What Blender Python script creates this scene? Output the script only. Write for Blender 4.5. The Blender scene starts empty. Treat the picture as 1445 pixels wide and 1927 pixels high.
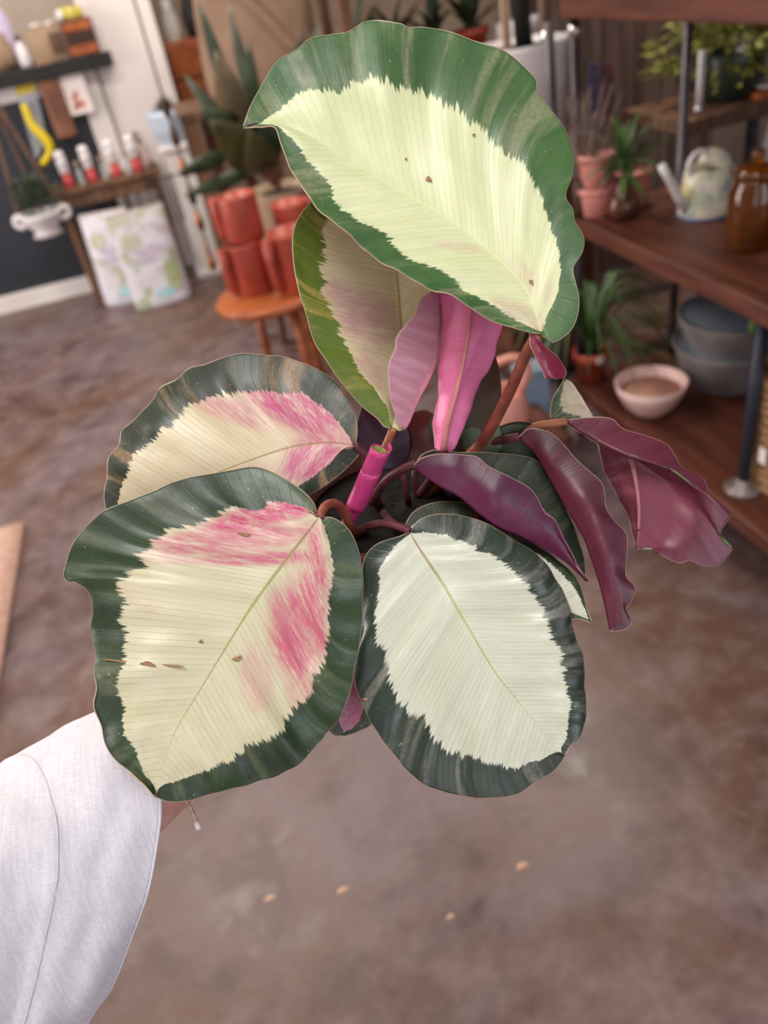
import bpy, math, random
from math import sin, cos, pi, radians, sqrt
from mathutils import Vector, Matrix, noise as mnoise

S = bpy.context.scene
COL = S.collection
# ------------------------------------------------------------------ camera
F, PITCH, ROLL, YAW, CAMH = 1470.0, radians(35.4), radians(11.5), radians(10), 1.45
FW = Vector((sin(YAW)*cos(PITCH), cos(YAW)*cos(PITCH), -sin(PITCH)))
_r0 = Vector((cos(YAW), -sin(YAW), 0)); _u0 = _r0.cross(FW)
IR = _r0*cos(ROLL) - _u0*sin(ROLL)
IU = _r0*sin(ROLL) + _u0*cos(ROLL)
CP = Vector((0, 0, CAMH))
cam = bpy.data.cameras.new('camera'); camo = bpy.data.objects.new('camera', cam); COL.objects.link(camo)
camo.matrix_world = Matrix(((IR.x, IU.x, -FW.x, CP.x), (IR.y, IU.y, -FW.y, CP.y), (IR.z, IU.z, -FW.z, CP.z), (0, 0, 0, 1)))
cam.sensor_fit = 'HORIZONTAL'; cam.sensor_width = 36.0; cam.lens = 36.0*F/1445.0
cam.clip_start = 0.02; cam.clip_end = 60
cam.dof.use_dof = True; cam.dof.focus_distance = 0.425; cam.dof.aperture_fstop = 8.0
S.camera = camo
# ------------------------------------------------------------------ world, lights, exposure
W = bpy.data.worlds.new('world'); S.world = W; W.use_nodes = True
W.node_tree.nodes['Background'].inputs[0].default_value = (0.75, 0.85, 1.0, 1)
W.node_tree.nodes['Background'].inputs[1].default_value = 1.2

def area(name, loc, target, sx, sy, power, col, spread=180):
    l = bpy.data.lights.new(name, 'AREA'); l.shape = 'RECTANGLE'; l.size = sx; l.size_y = sy
    l.energy = power; l.color = col; l.spread = radians(spread)
    o = bpy.data.objects.new(name, l); COL.objects.link(o); o.location = loc
    o.rotation_euler = (Vector(target)-Vector(loc)).to_track_quat('-Z', 'Y').to_euler()
    return o
# daylight coming in through the two shop windows behind the camera
area('window_daylight', (1.7, -2.75, 1.75), (1.7, 0, 1.75), 2.2, 2.1, 38, (0.86, 0.9, 1.0))
area('window_daylight', (-1.6, -2.75, 1.75), (-1.6, 0, 1.75), 2.2, 2.1, 14, (1.0, 0.92, 0.86))
# daylight through the glazed shop door in the left wall
area('door_daylight', (-3.45, 3.4, 1.6), (0.0, 3.4, 1.2), 2.0, 2.2, 110, (1.0, 0.93, 0.88))
# added overhead key light; the skylight around it is made up
area('added_top_key', (-.25, -.35, 3.28), (-.25, -.35, 0), 1.0, 1.0, 36, (1.0, 0.97, 0.93))
# ceiling panel lamps of the shop (their housings are built with the room)
LAMPS = ((-1.7, .6), (-.75, 2.9), (1.5, 2.9), (.6, 4.6))
for lx, ly in LAMPS: area('panel_lamp_light', (lx, ly, 3.13), (lx, ly, 0), .9, .35, 14 if ly < 1 else 38, (1.0, 0.9, 0.8))
VS = S.view_settings
VS.view_transform = 'Standard'; VS.look = 'None'; VS.gamma = 1; VS.use_curve_mapping = False
VS.exposure = -0.05

# ------------------------------------------------------------------ pixel helpers
def ray(x, y): return FW + IR*((x-722.5)/F) + IU*((963.5-y)/F)
def up(x, y, d): return CP + ray(x, y)*d
def onz(x, y, z): r = ray(x, y); return CP + r*((z-CAMH)/r.z)
def onx(x, y, X): r = ray(x, y); return CP + r*(X/r.x)
def ony(x, y, Y): r = ray(x, y); return CP + r*(Y/r.y)
def depth(p): return (Vector(p)-CP).dot(FW)

# ------------------------------------------------------------------ materials
MATS = {}
def srgb(h):
    c = [int(h[i:i+2], 16)/255 for i in (0, 2, 4)]
    return tuple((v/12.92 if v <= .04045 else ((v+.055)/1.055)**2.4) for v in c) + (1,)
def new_mat(name):
    m = bpy.data.materials.new(name); m.use_nodes = True
    nt = m.node_tree; b = nt.nodes['Principled BSDF']
    return m, nt, b
def N(nt, t, **kw):
    n = nt.nodes.new(t)
    for k, v in kw.items():
        if k.startswith('i_'):
            key = k[2:]; key = int(key) if key.isdigit() else key
            n.inputs[key].default_value = v
        else: setattr(n, k, v)
    return n
def mixc(nt, fac, a, b, blend='MIX'):
    n = nt.nodes.new('ShaderNodeMix'); n.data_type = 'RGBA'; n.blend_type = blend
    for s, v in ((0, fac), (6, a), (7, b)):
        if isinstance(v, bpy.types.NodeSocket): nt.links.new(v, n.inputs[s])
        else: n.inputs[s].default_value = v
    return n.outputs[2]
def mth(nt, op, a, b=None, c=None, clamp=False):
    n = nt.nodes.new('ShaderNodeMath'); n.operation = op; n.use_clamp = clamp
    for s, v in enumerate((a, b, c)):
        if v is None: continue
        if isinstance(v, bpy.types.NodeSocket): nt.links.new(v, n.inputs[s])
        else: n.inputs[s].default_value = v
    return n.outputs[0]
def smooth(nt, x, a, b, to0=0., to1=1.):
    n = nt.nodes.new('ShaderNodeMapRange'); n.interpolation_type = 'SMOOTHSTEP'
    nt.links.new(x, n.inputs[0]); n.inputs[1].default_value = a; n.inputs[2].default_value = b
    n.inputs[3].default_value = to0; n.inputs[4].default_value = to1
    return n.outputs[0]
def mat(name, c1, c2=None, rough=.6, scale=8, stretch=(1, 1, 1), bump=0., metal=0., spec=.5, detail=4, lo=.35, hi=.65, trans=0., emit=0., alpha=1., sheen=0., sss=0.):
    if name in MATS: return MATS[name]
    m, nt, b = new_mat(name); MATS[name] = m
    b.inputs['Roughness'].default_value = rough; b.inputs['Metallic'].default_value = metal
    b.inputs['Specular IOR Level'].default_value = spec
    a = srgb(c1)
    tc = N(nt, 'ShaderNodeTexCoord'); mp = N(nt, 'ShaderNodeMapping'); mp.inputs[3].default_value = stretch
    nt.links.new(tc.outputs['Object'], mp.inputs[0])
    nz = N(nt, 'ShaderNodeTexNoise', i_Scale=scale, i_Detail=detail); nt.links.new(mp.outputs[0], nz.inputs['Vector'])
    c2s = srgb(c2) if c2 else tuple(v*.82 for v in a[:3])+(1,)
    col = mixc(nt, smooth(nt, nz.outputs[0], lo, hi), a, c2s)
    nt.links.new(col, b.inputs['Base Color'])
    if bump:
        bp = N(nt, 'ShaderNodeBump', i_Strength=bump, i_Distance=.01); nt.links.new(nz.outputs[0], bp.inputs['Height']); nt.links.new(bp.outputs[0], b.inputs['Normal'])
    if trans: b.inputs['Transmission Weight'].default_value = trans
    if alpha < 1: b.inputs['Alpha'].default_value = alpha
    if emit:
        b.inputs['Emission Color'].default_value = a; b.inputs['Emission Strength'].default_value = emit
    if sss:
        b.inputs['Subsurface Weight'].default_value = sss; b.inputs['Subsurface Radius'].default_value = (.01, .004, .003); b.inputs['Subsurface Scale'].default_value = .4
    return m

# ------------------------------------------------------------------ geometry helpers (verts, faces)
def gbox(x0, x1, y0, y1, z0, z1):
    v = [(x, y, z) for z in (z0, z1) for y in (y0, y1) for x in (x0, x1)]
    return v, [(0, 2, 3, 1), (4, 5, 7, 6), (0, 1, 5, 4), (2, 6, 7, 3), (0, 4, 6, 2), (1, 3, 7, 5)]
def gjoin(*gs):
    V, Fc = [], []
    for v, f in gs:
        o = len(V); V += list(v); Fc += [tuple(i+o for i in q) for q in f]
    return V, Fc
def gmove(g, d): d = Vector(d); return [tuple(Vector(v)+d) for v in g[0]], g[1]
def gxf(g, M): return [tuple(M @ Vector(v)) for v in g[0]], g[1]
def glathe(prof, n=32, flute=0, famp=0.):
    V, Fc = [], []
    for r, z in prof:
        for i in range(n):
            a = 2*pi*i/n; rr = r*(1+famp*cos(flute*a)) if flute else r
            V.append((rr*cos(a), rr*sin(a), z))
    for k in range(len(prof)-1):
        for i in range(n):
            j = (i+1) % n
            Fc.append((k*n+i, k*n+j, (k+1)*n+j, (k+1)*n+i))
    if prof[0][0] > 1e-6: Fc.append(tuple(range(n-1, -1, -1)))
    return V, Fc
def gtube(pts, rad, n=10, cap=True):
    pts = [Vector(p) for p in pts]; m = len(pts)
    if not hasattr(rad, '__len__'): rad = [rad]*m
    V, Fc = [], []
    t0 = (pts[1]-pts[0]).normalized(); ref = Vector((0, 0, 1)) if abs(t0.z) < .9 else Vector((1, 0, 0))
    u = t0.cross(ref).normalized()
    for k, p in enumerate(pts):
        t = (pts[min(k+1, m-1)]-pts[max(k-1, 0)]).normalized()
        u = (u - t*u.dot(t)).normalized(); w = t.cross(u)
        for i in range(n):
            a = 2*pi*i/n; V.append(tuple(p+(u*cos(a)+w*sin(a))*rad[k]))
    for k in range(m-1):
        for i in range(n):
            j = (i+1) % n; Fc.append((k*n+i, k*n+j, (k+1)*n+j, (k+1)*n+i))
    if cap: Fc.append(tuple(range(n-1, -1, -1))); Fc.append(tuple(range((m-1)*n, m*n)))
    return V, Fc
def ggrid(P):
    R, Cn = len(P), len(P[0]); V = [tuple(p) for row in P for p in row]
    return V, [(i*Cn+j, i*Cn+j+1, (i+1)*Cn+j+1, (i+1)*Cn+j) for i in range(R-1) for j in range(Cn-1)]
def gblade(base, tip, width, nrm=(0, 0, 1), droop=0., n=8, fold=.15, peak=.45):
    """a leaf blade (two halves meeting in a shallow V) from base to tip"""
    b, t = Vector(base), Vector(tip); ax = t-b; L = ax.length; ax.normalize()
    nr = Vector(nrm); sd = ax.cross(nr)
    if sd.length < 1e-4: sd = ax.cross(Vector((1, 0, 0)))
    sd.normalize(); nr = sd.cross(ax)
    P = []
    for i in range(n+1):
        s = i/n; w = width*.5*(sin(pi*s**(math.log(.5)/math.log(peak)))**.8 if 0 < s < 1 else .02)
        c = b+ax*(L*s)+nr*(droop*4*s*(1-s))
        P.append([c-sd*w+nr*(fold*w), c, c+sd*w+nr*(fold*w)])
    return ggrid(P)
def sp(pts, n):
    """Catmull-Rom through points"""
    P = [Vector(p) for p in pts]; out = []; m = len(P)-1
    for i in range(n):
        u = i/(n-1)*m; k = min(int(u), m-1); t = u-k
        a, b, c, d = P[max(k-1, 0)], P[k], P[k+1], P[min(k+2, m)]
        out.append(.5*((2*b)+(c-a)*t+(2*a-5*b+4*c-d)*t*t+(3*b-a-3*c+d)*t**3))
    return out

# ------------------------------------------------------------------ object helpers
def thing(name, label, cat, loc=(0, 0, 0), rz=0, group=None):
    o = bpy.data.objects.new(name, None); COL.objects.link(o); o.empty_display_size = .02
    o.location = loc; o.rotation_euler = (0, 0, rz); o['label'] = label; o['category'] = cat
    if group: o['group'] = group
    return o
def part(name, g, m, parent=None, sm=False, bevel=0., label=None, solid=0., subs=0):
    me = bpy.data.meshes.new(name); me.from_pydata([tuple(v) for v in g[0]], [], g[1]); me.update()
    if m: me.materials.append(m)
    if sm: me.polygons.foreach_set('use_smooth', [True]*len(me.polygons))
    o = bpy.data.objects.new(name, me); COL.objects.link(o)
    if parent: o.parent = parent
    if solid:
        s = o.modifiers.new('solid', 'SOLIDIFY'); s.thickness = solid; s.offset = 0
    if subs:
        s = o.modifiers.new('sub', 'SUBSURF'); s.levels = subs; s.render_levels = subs
    if bevel:
        b = o.modifiers.new('bevel', 'BEVEL'); b.width = bevel; b.segments = 2; b.limit_method = 'ANGLE'
    if label: o['label'] = label
    return o
def single(name, g, m, label, cat, loc=(0, 0, 0), group=None, **kw):
    o = part(name, g, m, **kw); o.location = loc; o['label'] = label; o['category'] = cat
    if group: o['group'] = group
    return o
def struct(name, g, m, parent=None, **kw):
    o = part(name, g, m, parent, **kw)
    if not parent: o['kind'] = 'structure'
    return o
def share(src, parent, loc=None, rot=None, scale=None):
    o = src.copy(); COL.objects.link(o); o.parent = parent
    if loc is not None: o.location = loc
    if rot is not None: o.rotation_euler = rot
    if scale is not None: o.scale = scale
    return o

# common materials
WOOD = mat('wood_orange', 'B4622E', '8E4520', .45, 3, (1, 12, 12), .05)
DWOOD = mat('wood_dark_red', '6A3A2B', '4A261C', .42, 3, (10, 1, 10), .06)
BWOOD = mat('wood_brown', '7A5740', '543A2A', .6, 3, (10, 10, 1), .08)
GWOOD = mat('wood_weathered', '8A7166', '5F4A42', .75, 2.5, (9, 9, .8), .2)
WHITE = mat('white_paint', 'EFEAE8', 'E2DBD8', .55, 2)
NAVY = mat('navy_black_paint', '2E323C', '262932', .5, 3)
BLACK = mat('black_matte', '1C1B1D', '141314', .6, 5)
STEEL = mat('steel_grey', '6E6A70', '4C484E', .35, 6, metal=.7)
BSTEEL = mat('steel_blue', '3C4252', '2C303C', .4, 6, metal=.4)
TERRA = mat('terracotta_red', 'B44E3C', '963A2C', .4, 5, bump=.02)
PINKC = mat('pink_ceramic', 'D9938A', 'C97F76', .45, 6)
PALEPINK = mat('pale_pink_ceramic', 'EBC9C6', 'DFB6B2', .4, 6)
GREYC = mat('grey_stoneware', '8C8688', '6F696C', .65, 8, bump=.05)
WCER = mat('white_ceramic', 'EDE8EA', 'DDD6DA', .35, 6)
SOIL = mat('soil', '15100D', '090605', .95, 60, bump=.6)
DLEAF = mat('leaf_dark', '3C4A34', '27331F', .4, 12)
MLEAF = mat('leaf_mid', '5E7A3C', '3E5A2C', .45, 12)
GLEAF = mat('leaf_grass', '4A6A3A', '2E4A28', .45, 12)
MOSS = mat('leaf_moss', '8A8A2C', '5A6020', .6, 30)
COPPER = mat('copper', 'C07A4C', '8E5230', .3, 10, metal=.8)
BRONZE = mat('bronze_dark', '5A4034', '3A2820', .4, 10, metal=.6)
KRAFT = mat('kraft', 'B39A80', '957A62', .85, 5, bump=.1)
CLEAR = mat('clear_glass', 'E8ECEE', 'E8ECEE', .06, 3, alpha=.3)
AMBER = mat('amber_glass', 'C07424', '8A4A12', .04, 4, trans=.85, alpha=1.)
ROPE = mat('rope', '8A6650', '6A4C3A', .9, 60, bump=.4)
STEM = mat('stem_brown', '8A5A48', '6E4438', .5, 30)

# ------------------------------------------------------------------ the room
def floor_mat():
    m, nt, b = new_mat('stained_concrete')
    tc = N(nt, 'ShaderNodeTexCoord')
    n1 = N(nt, 'ShaderNodeTexNoise', i_Scale=1.3, i_Detail=7., i_Roughness=.62, i_Distortion=.6); nt.links.new(tc.outputs['Object'], n1.inputs['Vector'])
    n2 = N(nt, 'ShaderNodeTexNoise', i_Scale=9., i_Detail=6., i_Roughness=.7); nt.links.new(tc.outputs['Object'], n2.inputs['Vector'])
    n3 = N(nt, 'ShaderNodeTexNoise', i_Scale=3.2, i_Detail=5., i_Roughness=.6, i_Distortion=1.2); nt.links.new(tc.outputs['Object'], n3.inputs['Vector'])
    c = mixc(nt, smooth(nt, n1.outputs[0], .38, .62), srgb('664A3C'), srgb('6F5F64'))
    c = mixc(nt, smooth(nt, n3.outputs[0], .45, .68, 0, .7), c, srgb('45322C'))
    c = mixc(nt, smooth(nt, n2.outputs[0], .42, .7, 0, .55), c, srgb('8C7A78'))
    c = mixc(nt, smooth(nt, n2.outputs[0], .3, .42, .55, 0), c, srgb('45342E'))
    nt.links.new(c, b.inputs['Base Color'])
    nt.links.new(smooth(nt, n2.outputs[0], .3, .7, .3, .52), b.inputs['Roughness'])
    b.inputs['Specular IOR Level'].default_value = .55
    bp = N(nt, 'ShaderNodeBump', i_Strength=.08, i_Distance=.01); nt.links.new(n2.outputs[0], bp.inputs['Height']); nt.links.new(bp.outputs[0], b.inputs['Normal'])
    return m
struct('floor', gbox(-3.6, 3.2, -3.0, 7.2, -.1, 0), floor_mat())
struct('ceiling', gjoin(gbox(-3.6, -.85, -3.0, 7.2, 3.2, 3.3), gbox(.35, 3.2, -3.0, 7.2, 3.2, 3.3), gbox(-.85, .35, -3.0, -.95, 3.2, 3.3), gbox(-.85, .35, .25, 7.2, 3.2, 3.3)), mat('ceiling_paint', 'D8CFC6', 'CFC4BA', .8, 2))
sk = struct('window_3', gjoin(gbox(-.85, .35, -.95, -.9, 3.3, 3.36), gbox(-.85, .35, .2, .25, 3.3, 3.36), gbox(-.85, -.8, -.9, .2, 3.3, 3.36), gbox(.3, .35, -.9, .2, 3.3, 3.36)), STEEL)  # made-up skylight frame, added to go with the overhead key
part('pane', gbox(-.8, .3, -.9, .2, 3.33, 3.34), CLEAR, sk)
for k, (lx, ly) in enumerate(LAMPS):
    v = thing('panel_lamp', ('panel lamp on the ceiling left of the plant', 'panel lamp on the ceiling left of the stool', 'panel lamp on the ceiling over the right shelving', 'panel lamp on the ceiling before the sideboard')[k], 'lamp', (lx, ly, 3.14), 0, 'ceiling panel lamps')
    part('frame', gjoin(gbox(-.48, .48, -.2, -.18, 0, .06), gbox(-.48, .48, .18, .2, 0, .06), gbox(-.48, -.46, -.18, .18, 0, .06), gbox(.46, .48, -.18, .18, 0, .06)), STEEL, v)
    part('diffuser', gbox(-.46, .46, -.18, .18, .02, .05), mat('lamp_diffuser', 'FFF0E0', None, .6, emit=3.), v)
PLAST = mat('wall_plaster', 'D9CCBE', 'CDBFB0', .8, 1.5)
struct('wall_far', gbox(-3.6, 3.2, 7.0, 7.2, 0, 3.2), mat('wall_far_plaster', 'B8A490', 'A8937F', .8, 1.5))
struct('wall_right', gbox(3.0, 3.2, -3.0, 7.0, 0, 3.2), mat('wall_dark', '5A4A44', '4C3E38', .8, 1.5))
wl = struct('wall_left', gjoin(gbox(-3.6, -3.4, -3.0, 2.3, 0, 3.2), gbox(-3.6, -3.4, 4.5, 7.0, 0, 3.2), gbox(-3.6, -3.4, 2.3, 4.5, 2.75, 3.2)), PLAST)
wb = struct('wall_behind', gjoin(gbox(-3.4, -2.75, -3.0, -2.8, 0, 3.2), gbox(-.45, .55, -3.0, -2.8, 0, 3.2), gbox(2.85, 3.0, -3.0, -2.8, 0, 3.2),
                            gbox(-2.75, -.45, -3.0, -2.8, 0, .65), gbox(.55, 2.85, -3.0, -2.8, 0, .65), gbox(-2.75, -.45, -3.0, -2.8, 2.85, 3.2), gbox(.55, 2.85, -3.0, -2.8, 2.85, 3.2)), PLAST)
for k, (a, c) in enumerate(((-2.75, -.45), (.55, 2.85))):
    w = struct('window_%d' % (k+1), gjoin(gbox(a, c, -2.99, -2.93, .65, .71), gbox(a, c, -2.99, -2.93, 2.79, 2.85), gbox(a, a+.06, -2.99, -2.93, .71, 2.79), gbox(c-.06, c, -2.99, -2.93, .71, 2.79)), NAVY)
    part('mullion', gbox((a+c)/2-.025, (a+c)/2+.025, -2.98, -2.94, .71, 2.79), NAVY, w)
    part('pane', gbox(a+.06, (a+c)/2-.025, -2.965, -2.955, .71, 2.79), CLEAR, w)
    part('pane', gbox((a+c)/2+.025, c-.06, -2.965, -2.955, .71, 2.79), CLEAR, w)
d = struct('door_1', gjoin(gbox(-3.57, -3.5, 2.3, 2.4, 0, 2.75), gbox(-3.57, -3.5, 4.4, 4.5, 0, 2.75), gbox(-3.57, -3.5, 2.4, 4.4, 2.65, 2.75), gbox(-3.57, -3.5, 2.4, 4.4, 0, .2)), NAVY)
part('pane', gbox(-3.54, -3.53, 2.4, 4.4, .2, 2.65), CLEAR, d)

# white pillar and the wall of the counter nook
PIL = mat('pillar_paint', 'EDE6E4', 'E4DCDA', .6, 1.2)
struct('wall_pillar', gbox(-.17, .215, 5.26, 5.75, 0, 3.2), PIL)
struct('wall_nook', gbox(-3.4, -.17, 5.95, 6.05, 0, 3.2), mat('nook_paint', 'D2C2B2', 'C6B4A4', .8, 1.5))
ct = thing('shop_counter', 'black panelled shop counter with white trim and black worktop beside the white pillar', 'counter', (-1.8, 5.45, 0))
part('body', gbox(-1.5, 1.62, -.2, .45, .1, 1.09), NAVY, ct)
part('base_plinth', gbox(-1.5, 1.36, -.23, .45, 0, .1), WHITE, ct, bevel=.004, label='white skirting along the counter foot')
part('trim_board', gbox(-1.5, 1.62, -.215, .45, 1.09, 1.165), WHITE, ct, bevel=.004, label='white board under the worktop')
part('corner_board', gbox(1.5, 1.62, -.215, -.19, .1, 1.09), WHITE, ct, label='white upright corner board')
part('worktop', gjoin(gbox(-1.5, 1.625, -.3, .45, 1.165, 1.235), gbox(1.625, 1.73, -.3, -.2, 1.165, 1.235)), BLACK, ct, bevel=.006)
# ------------------------------------------------------------------ things on and under the counter
CT = 1.235
def vprof(r, h, belly=1., neck=.7):
    return [(r*.7, 0), (r*belly, h*.25), (r*belly, h*.55), (r*neck, h*.85), (r*neck*1.05, h), (r*neck*.9, h), (r*neck*.85, h*.8), (.001, h*.78)]
v = thing('ceramic_vase', 'beige rounded ceramic vase at the left end of the black worktop', 'vase', (-.64, 5.33, CT))
part('body', glathe(vprof(.075, .17)), KRAFT, v, True); part('rim', glathe([(.05, .165), (.056, .175), (.048, .175)]), KRAFT, v, True)
v = thing('soap_bottle', 'pale lilac bottle rising behind the beige vase on the worktop', 'bottle', (-.6, 5.46, CT))
LIL = mat('lilac_plastic', 'CFC6E2', 'C0B6D6', .35, 4)
part('body', glathe([(.05, 0), (.055, .02), (.055, .24), (.03, .29), (.025, .3)]), LIL, v, True); part('cap', glathe([(.028, .3), (.028, .34), (.001, .345)]), mat('mauve_cap', '8C6A72', None, .5), v, True)
v = thing('spray_bottle', 'small white bottle between the beige vase and the kraft box', 'bottle', (-.52, 5.28, CT))
part('body', glathe([(.026, 0), (.03, .01), (.03, .09), (.012, .115), (.012, .125)]), WCER, v, True); part('cap', glathe([(.015, .125), (.015, .15), (.001, .152)]), BRONZE, v, True)
v = thing('kraft_box', 'open kraft cardboard box with white tissue paper on the worktop', 'box', (-.38, 5.34, CT))
part('carton', gjoin(gbox(-.09, .09, -.08, -.075, 0, .17), gbox(-.09, .09, .075, .08, 0, .17), gbox(-.09, -.085, -.075, .075, 0, .17), gbox(0.085, .09, -.075, .075, 0, .17), gbox(-.085, .085, -.075, .075, 0, .005)), KRAFT, v)
P = [[(-.082+.164*i/10, -.07+.14*j/6, .165+.025*mnoise.noise((i*.6, j*.7, 3))+.01) for j in range(7)] for i in range(11)]
part('tissue_paper', ggrid(P), WHITE, v, True, solid=.002)
part('label_sticker', gbox(.02, .09, -.083, -.08, .03, .13), mat('brown_sticker', '6E5240', None, .7), v)
v = thing('wooden_display_box', 'dark wooden drawer box next to the kraft box, small trinkets on its lid', 'box', (-.195, 5.205, CT))
part('body', gbox(-.08, .08, -.05, .05, 0, .17), DWOOD, v, bevel=.003)
for z0 in (.012, .065, .118):
    dr = part('drawer', gbox(-.072, .072, -.058, -.049, z0, z0+.042), WOOD if z0 != .065 else mat('walnut', '3A241E', '2A1914', .5, 4), v, bevel=.002)
    part('knob', gmove(glathe([(.004, 0), (.007, .008), (.001, .012)], 10), (0, -.058, z0+.021)), COPPER, dr)
for k, (dx, c) in enumerate(((-.045, 'D8C84A'), (-.01, 'E0D070'), (.03, 'C8B83A'))):
    single('trinket', glathe([(.016, 0), (.02, .015), (.018, .05), (.006, .06), (.001, .062)], 14), mat('yellow_glaze%d' % k, c, None, .35), ('yellow glazed trinket nearest the white egg on the drawer box', 'middle of three small yellow trinkets on the drawer box', 'yellow trinket at the right end of the drawer box lid')[k], 'ornament', (-.195+dx, 5.205, CT+.17), 'yellow trinkets on the drawer box', sm=True)
single('white_egg_ornament', glathe([(.006, 0), (.018, .01), (.02, .03), (.012, .05), (.001, .056)], 14), WCER, 'small round white ornament on the left corner of the drawer box', 'ornament', (-.262, 5.19, CT+.17), sm=True)

# hung on the counter front (Y = 5.22)
YF = 5.2
v = thing('garden_saw', 'yellow curved handle tool in clear sleeve with yellow header card, hung on the counter', 'tool', (-.56, YF, .78))
a = [(q-Vector((-.56, YF, .78))) for q in (ony(45, 195, YF), ony(62, 235, YF), ony(88, 262, YF), ony(95, 285, YF), ony(80, 308, YF))]
YEL = mat('yellow_plastic', 'EAD21E', 'D8BE10', .35, 4)
part('curved_handle', gtube(sp([q-Vector((0, .03, 0)) for q in a], 18), [.017+.008*sin(pi*i/17) for i in range(18)], 10), YEL, v, True)
q0, q1, q2, q3 = (ony(33, 180, YF), ony(68, 170, YF), ony(88, 260, YF), ony(68, 300, YF))
pk = [q-Vector((-.56, YF, .78)) for q in (q0, q1, q2, q3)]
part('clear_sleeve', ([tuple(p+Vector((0, dy, 0))) for dy in (-.012, -.004) for p in pk], [(0, 1, 2, 3), (7, 6, 5, 4), (0, 4, 5, 1), (1, 5, 6, 2), (2, 6, 7, 3), (3, 7, 4, 0)]), mat('clear_sleeve', 'B8BCC8', None, .2, alpha=.6), v)
pk = [q-Vector((-.56, YF, .78)) for q in (ony(22, 142, YF), ony(58, 134, YF), ony(68, 170, YF), ony(33, 180, YF))]
part('header_card', ([tuple(p+Vector((0, dy, 0))) for dy in (-.016, -.008) for p in pk], [(0, 1, 2, 3), (7, 6, 5, 4), (0, 4, 5, 1), (1, 5, 6, 2), (2, 6, 7, 3), (3, 7, 4, 0)]), mat('card_yellow', 'C8B428', 'B49C30', .6, 8), v)
v = thing('wooden_sign_board', 'tall narrow brown wooden board hung between the yellow tool and white print', 'sign', (-.44, YF, .87))
part('board', gbox(-.055, .06, -.03, -.005, 0, .37), mat('board_wood', '8C5E46', '704834', .6, 4, (8, 8, 1)), v, bevel=.012)
part('carved_mark', gbox(-.025, .03, -.034, -.03, .1, .24), mat('carved_dark', '5C3C34', '7A5040', .8, 30), v)
v = thing('art_print', 'white paper print with a small reddish drawing, hung beside the wooden board', 'print', (-.33, YF, .97))
part('paper', gbox(-.07, .08, -.014, -.01, 0, .26), mat('paper', 'F0E6E6', 'EADEDE', .7, 4), v)
part('hanging_strip', gbox(-.075, .085, -.02, -.008, .245, .262), WHITE, v)
RED = mat('ink_red', 'C88470', 'D8A090', .7, 30)
for (dx, dz, rx, rz) in ((.0, .07, .018, .035), (.025, .045, .022, .02), (-.01, .035, .014, .018), (.012, .1, .01, .02)):
    part('ink_drawing', ([(dx, -.0155, dz)]+[(dx+rx*cos(a*pi/6), -.0155, dz+rz*sin(a*pi/6)) for a in range(12)], [(0, 1+(a+1) % 12, 1+a) for a in range(12)]), RED, v)

# hanging planter in rope
HC = ony(82, 415, 4.95)
v = thing('hanging_planter', 'white fluted footed planter of dark foliage hanging on brown cords before the counter', 'planter', (HC.x, 4.95, HC.z-.08))
part('pot', glathe([(.03, 0), (.085, .005), (.06, .03), (.085, .06), (.115, .11), (.125, .13), (.11, .13), (.1, .1), (.001, .09)], 48, 16, .035), WCER, v, True)
for sx in (-1, 1):
    part('scroll_handle', gtube([(sx*(.12+.03*cos(a)), 0, .1+.03*sin(a)) for a in [i*2*pi/12 for i in range(13)]], .016, 8), WCER, v, True)
random.seed(5)
G = []
for i in range(230):
    th = random.uniform(0, 2*pi); ph = random.uniform(.05, 1.25); r = random.uniform(.04, .15)
    c = Vector((cos(th)*sin(ph)*r, sin(th)*sin(ph)*r, .12+cos(ph)*r*1.25))
    dirv = Vector((cos(th)*sin(ph), sin(th)*sin(ph), cos(ph)*.8+random.uniform(-.2, .3))).normalized()
    G.append(gblade(c, c+dirv*.045, .022, (random.uniform(-1, 1), random.uniform(-1, 1), 1), n=3))
o = part('foliage', gjoin(*G), mat('foliage_grey_green', '4C5A4A', '34402F', .6, 20), v); o['kind'] = 'stuff'
for tx, ty in ((-.12, 0), (.12, 0), (0, .11)):
    part('cord', gtube([(tx, ty, .1), (-.02+tx*.1, ty*.1, .75), (-.02, 0, 2.5)], .008, 6), ROPE, v)
sh = HC

# side bench with hand-care bottles
BZ = .645
v = thing('narrow_bench', 'narrow brown wooden console bench with slim legs against the counter', 'bench', (-.31, 5.06, 0))
part('top', gbox(-.31, .31, -.11, .11, BZ-.03, BZ), BWOOD, v, bevel=.004)
part('apron', gbox(-.27, .27, -.09, -.075, BZ-.1, BZ-.03), BWOOD, v)
for sx in (-.27, .27):
    for sy in (-.085, .085): part('leg', gbox(sx-.017, sx+.017, sy-.017, sy+.017, 0, BZ-.03), BWOOD, v)
for k in range(3): part('slat', gbox(-.14+k*.1, -.12+k*.1, .07, .085, .05, BZ-.03), BWOOD, v)
CORAL = mat('coral_glass', 'D8575A', 'C4484C', .3, 6); CAPW = mat('cap_white_print', 'F0ECEE', '9A9498', .45, 60, lo=.52, hi=.6); ORB = mat('orange_band', 'B85A34', None, .4)
bl = ['leftmost coral bottle with printed white cap on the bench', 'second coral bottle from the left with printed white cap on the bench', 'third coral bottle from the left with printed white cap on the bench', 'coral bottle nearest the wire chimes at the right of the bench']
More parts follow.
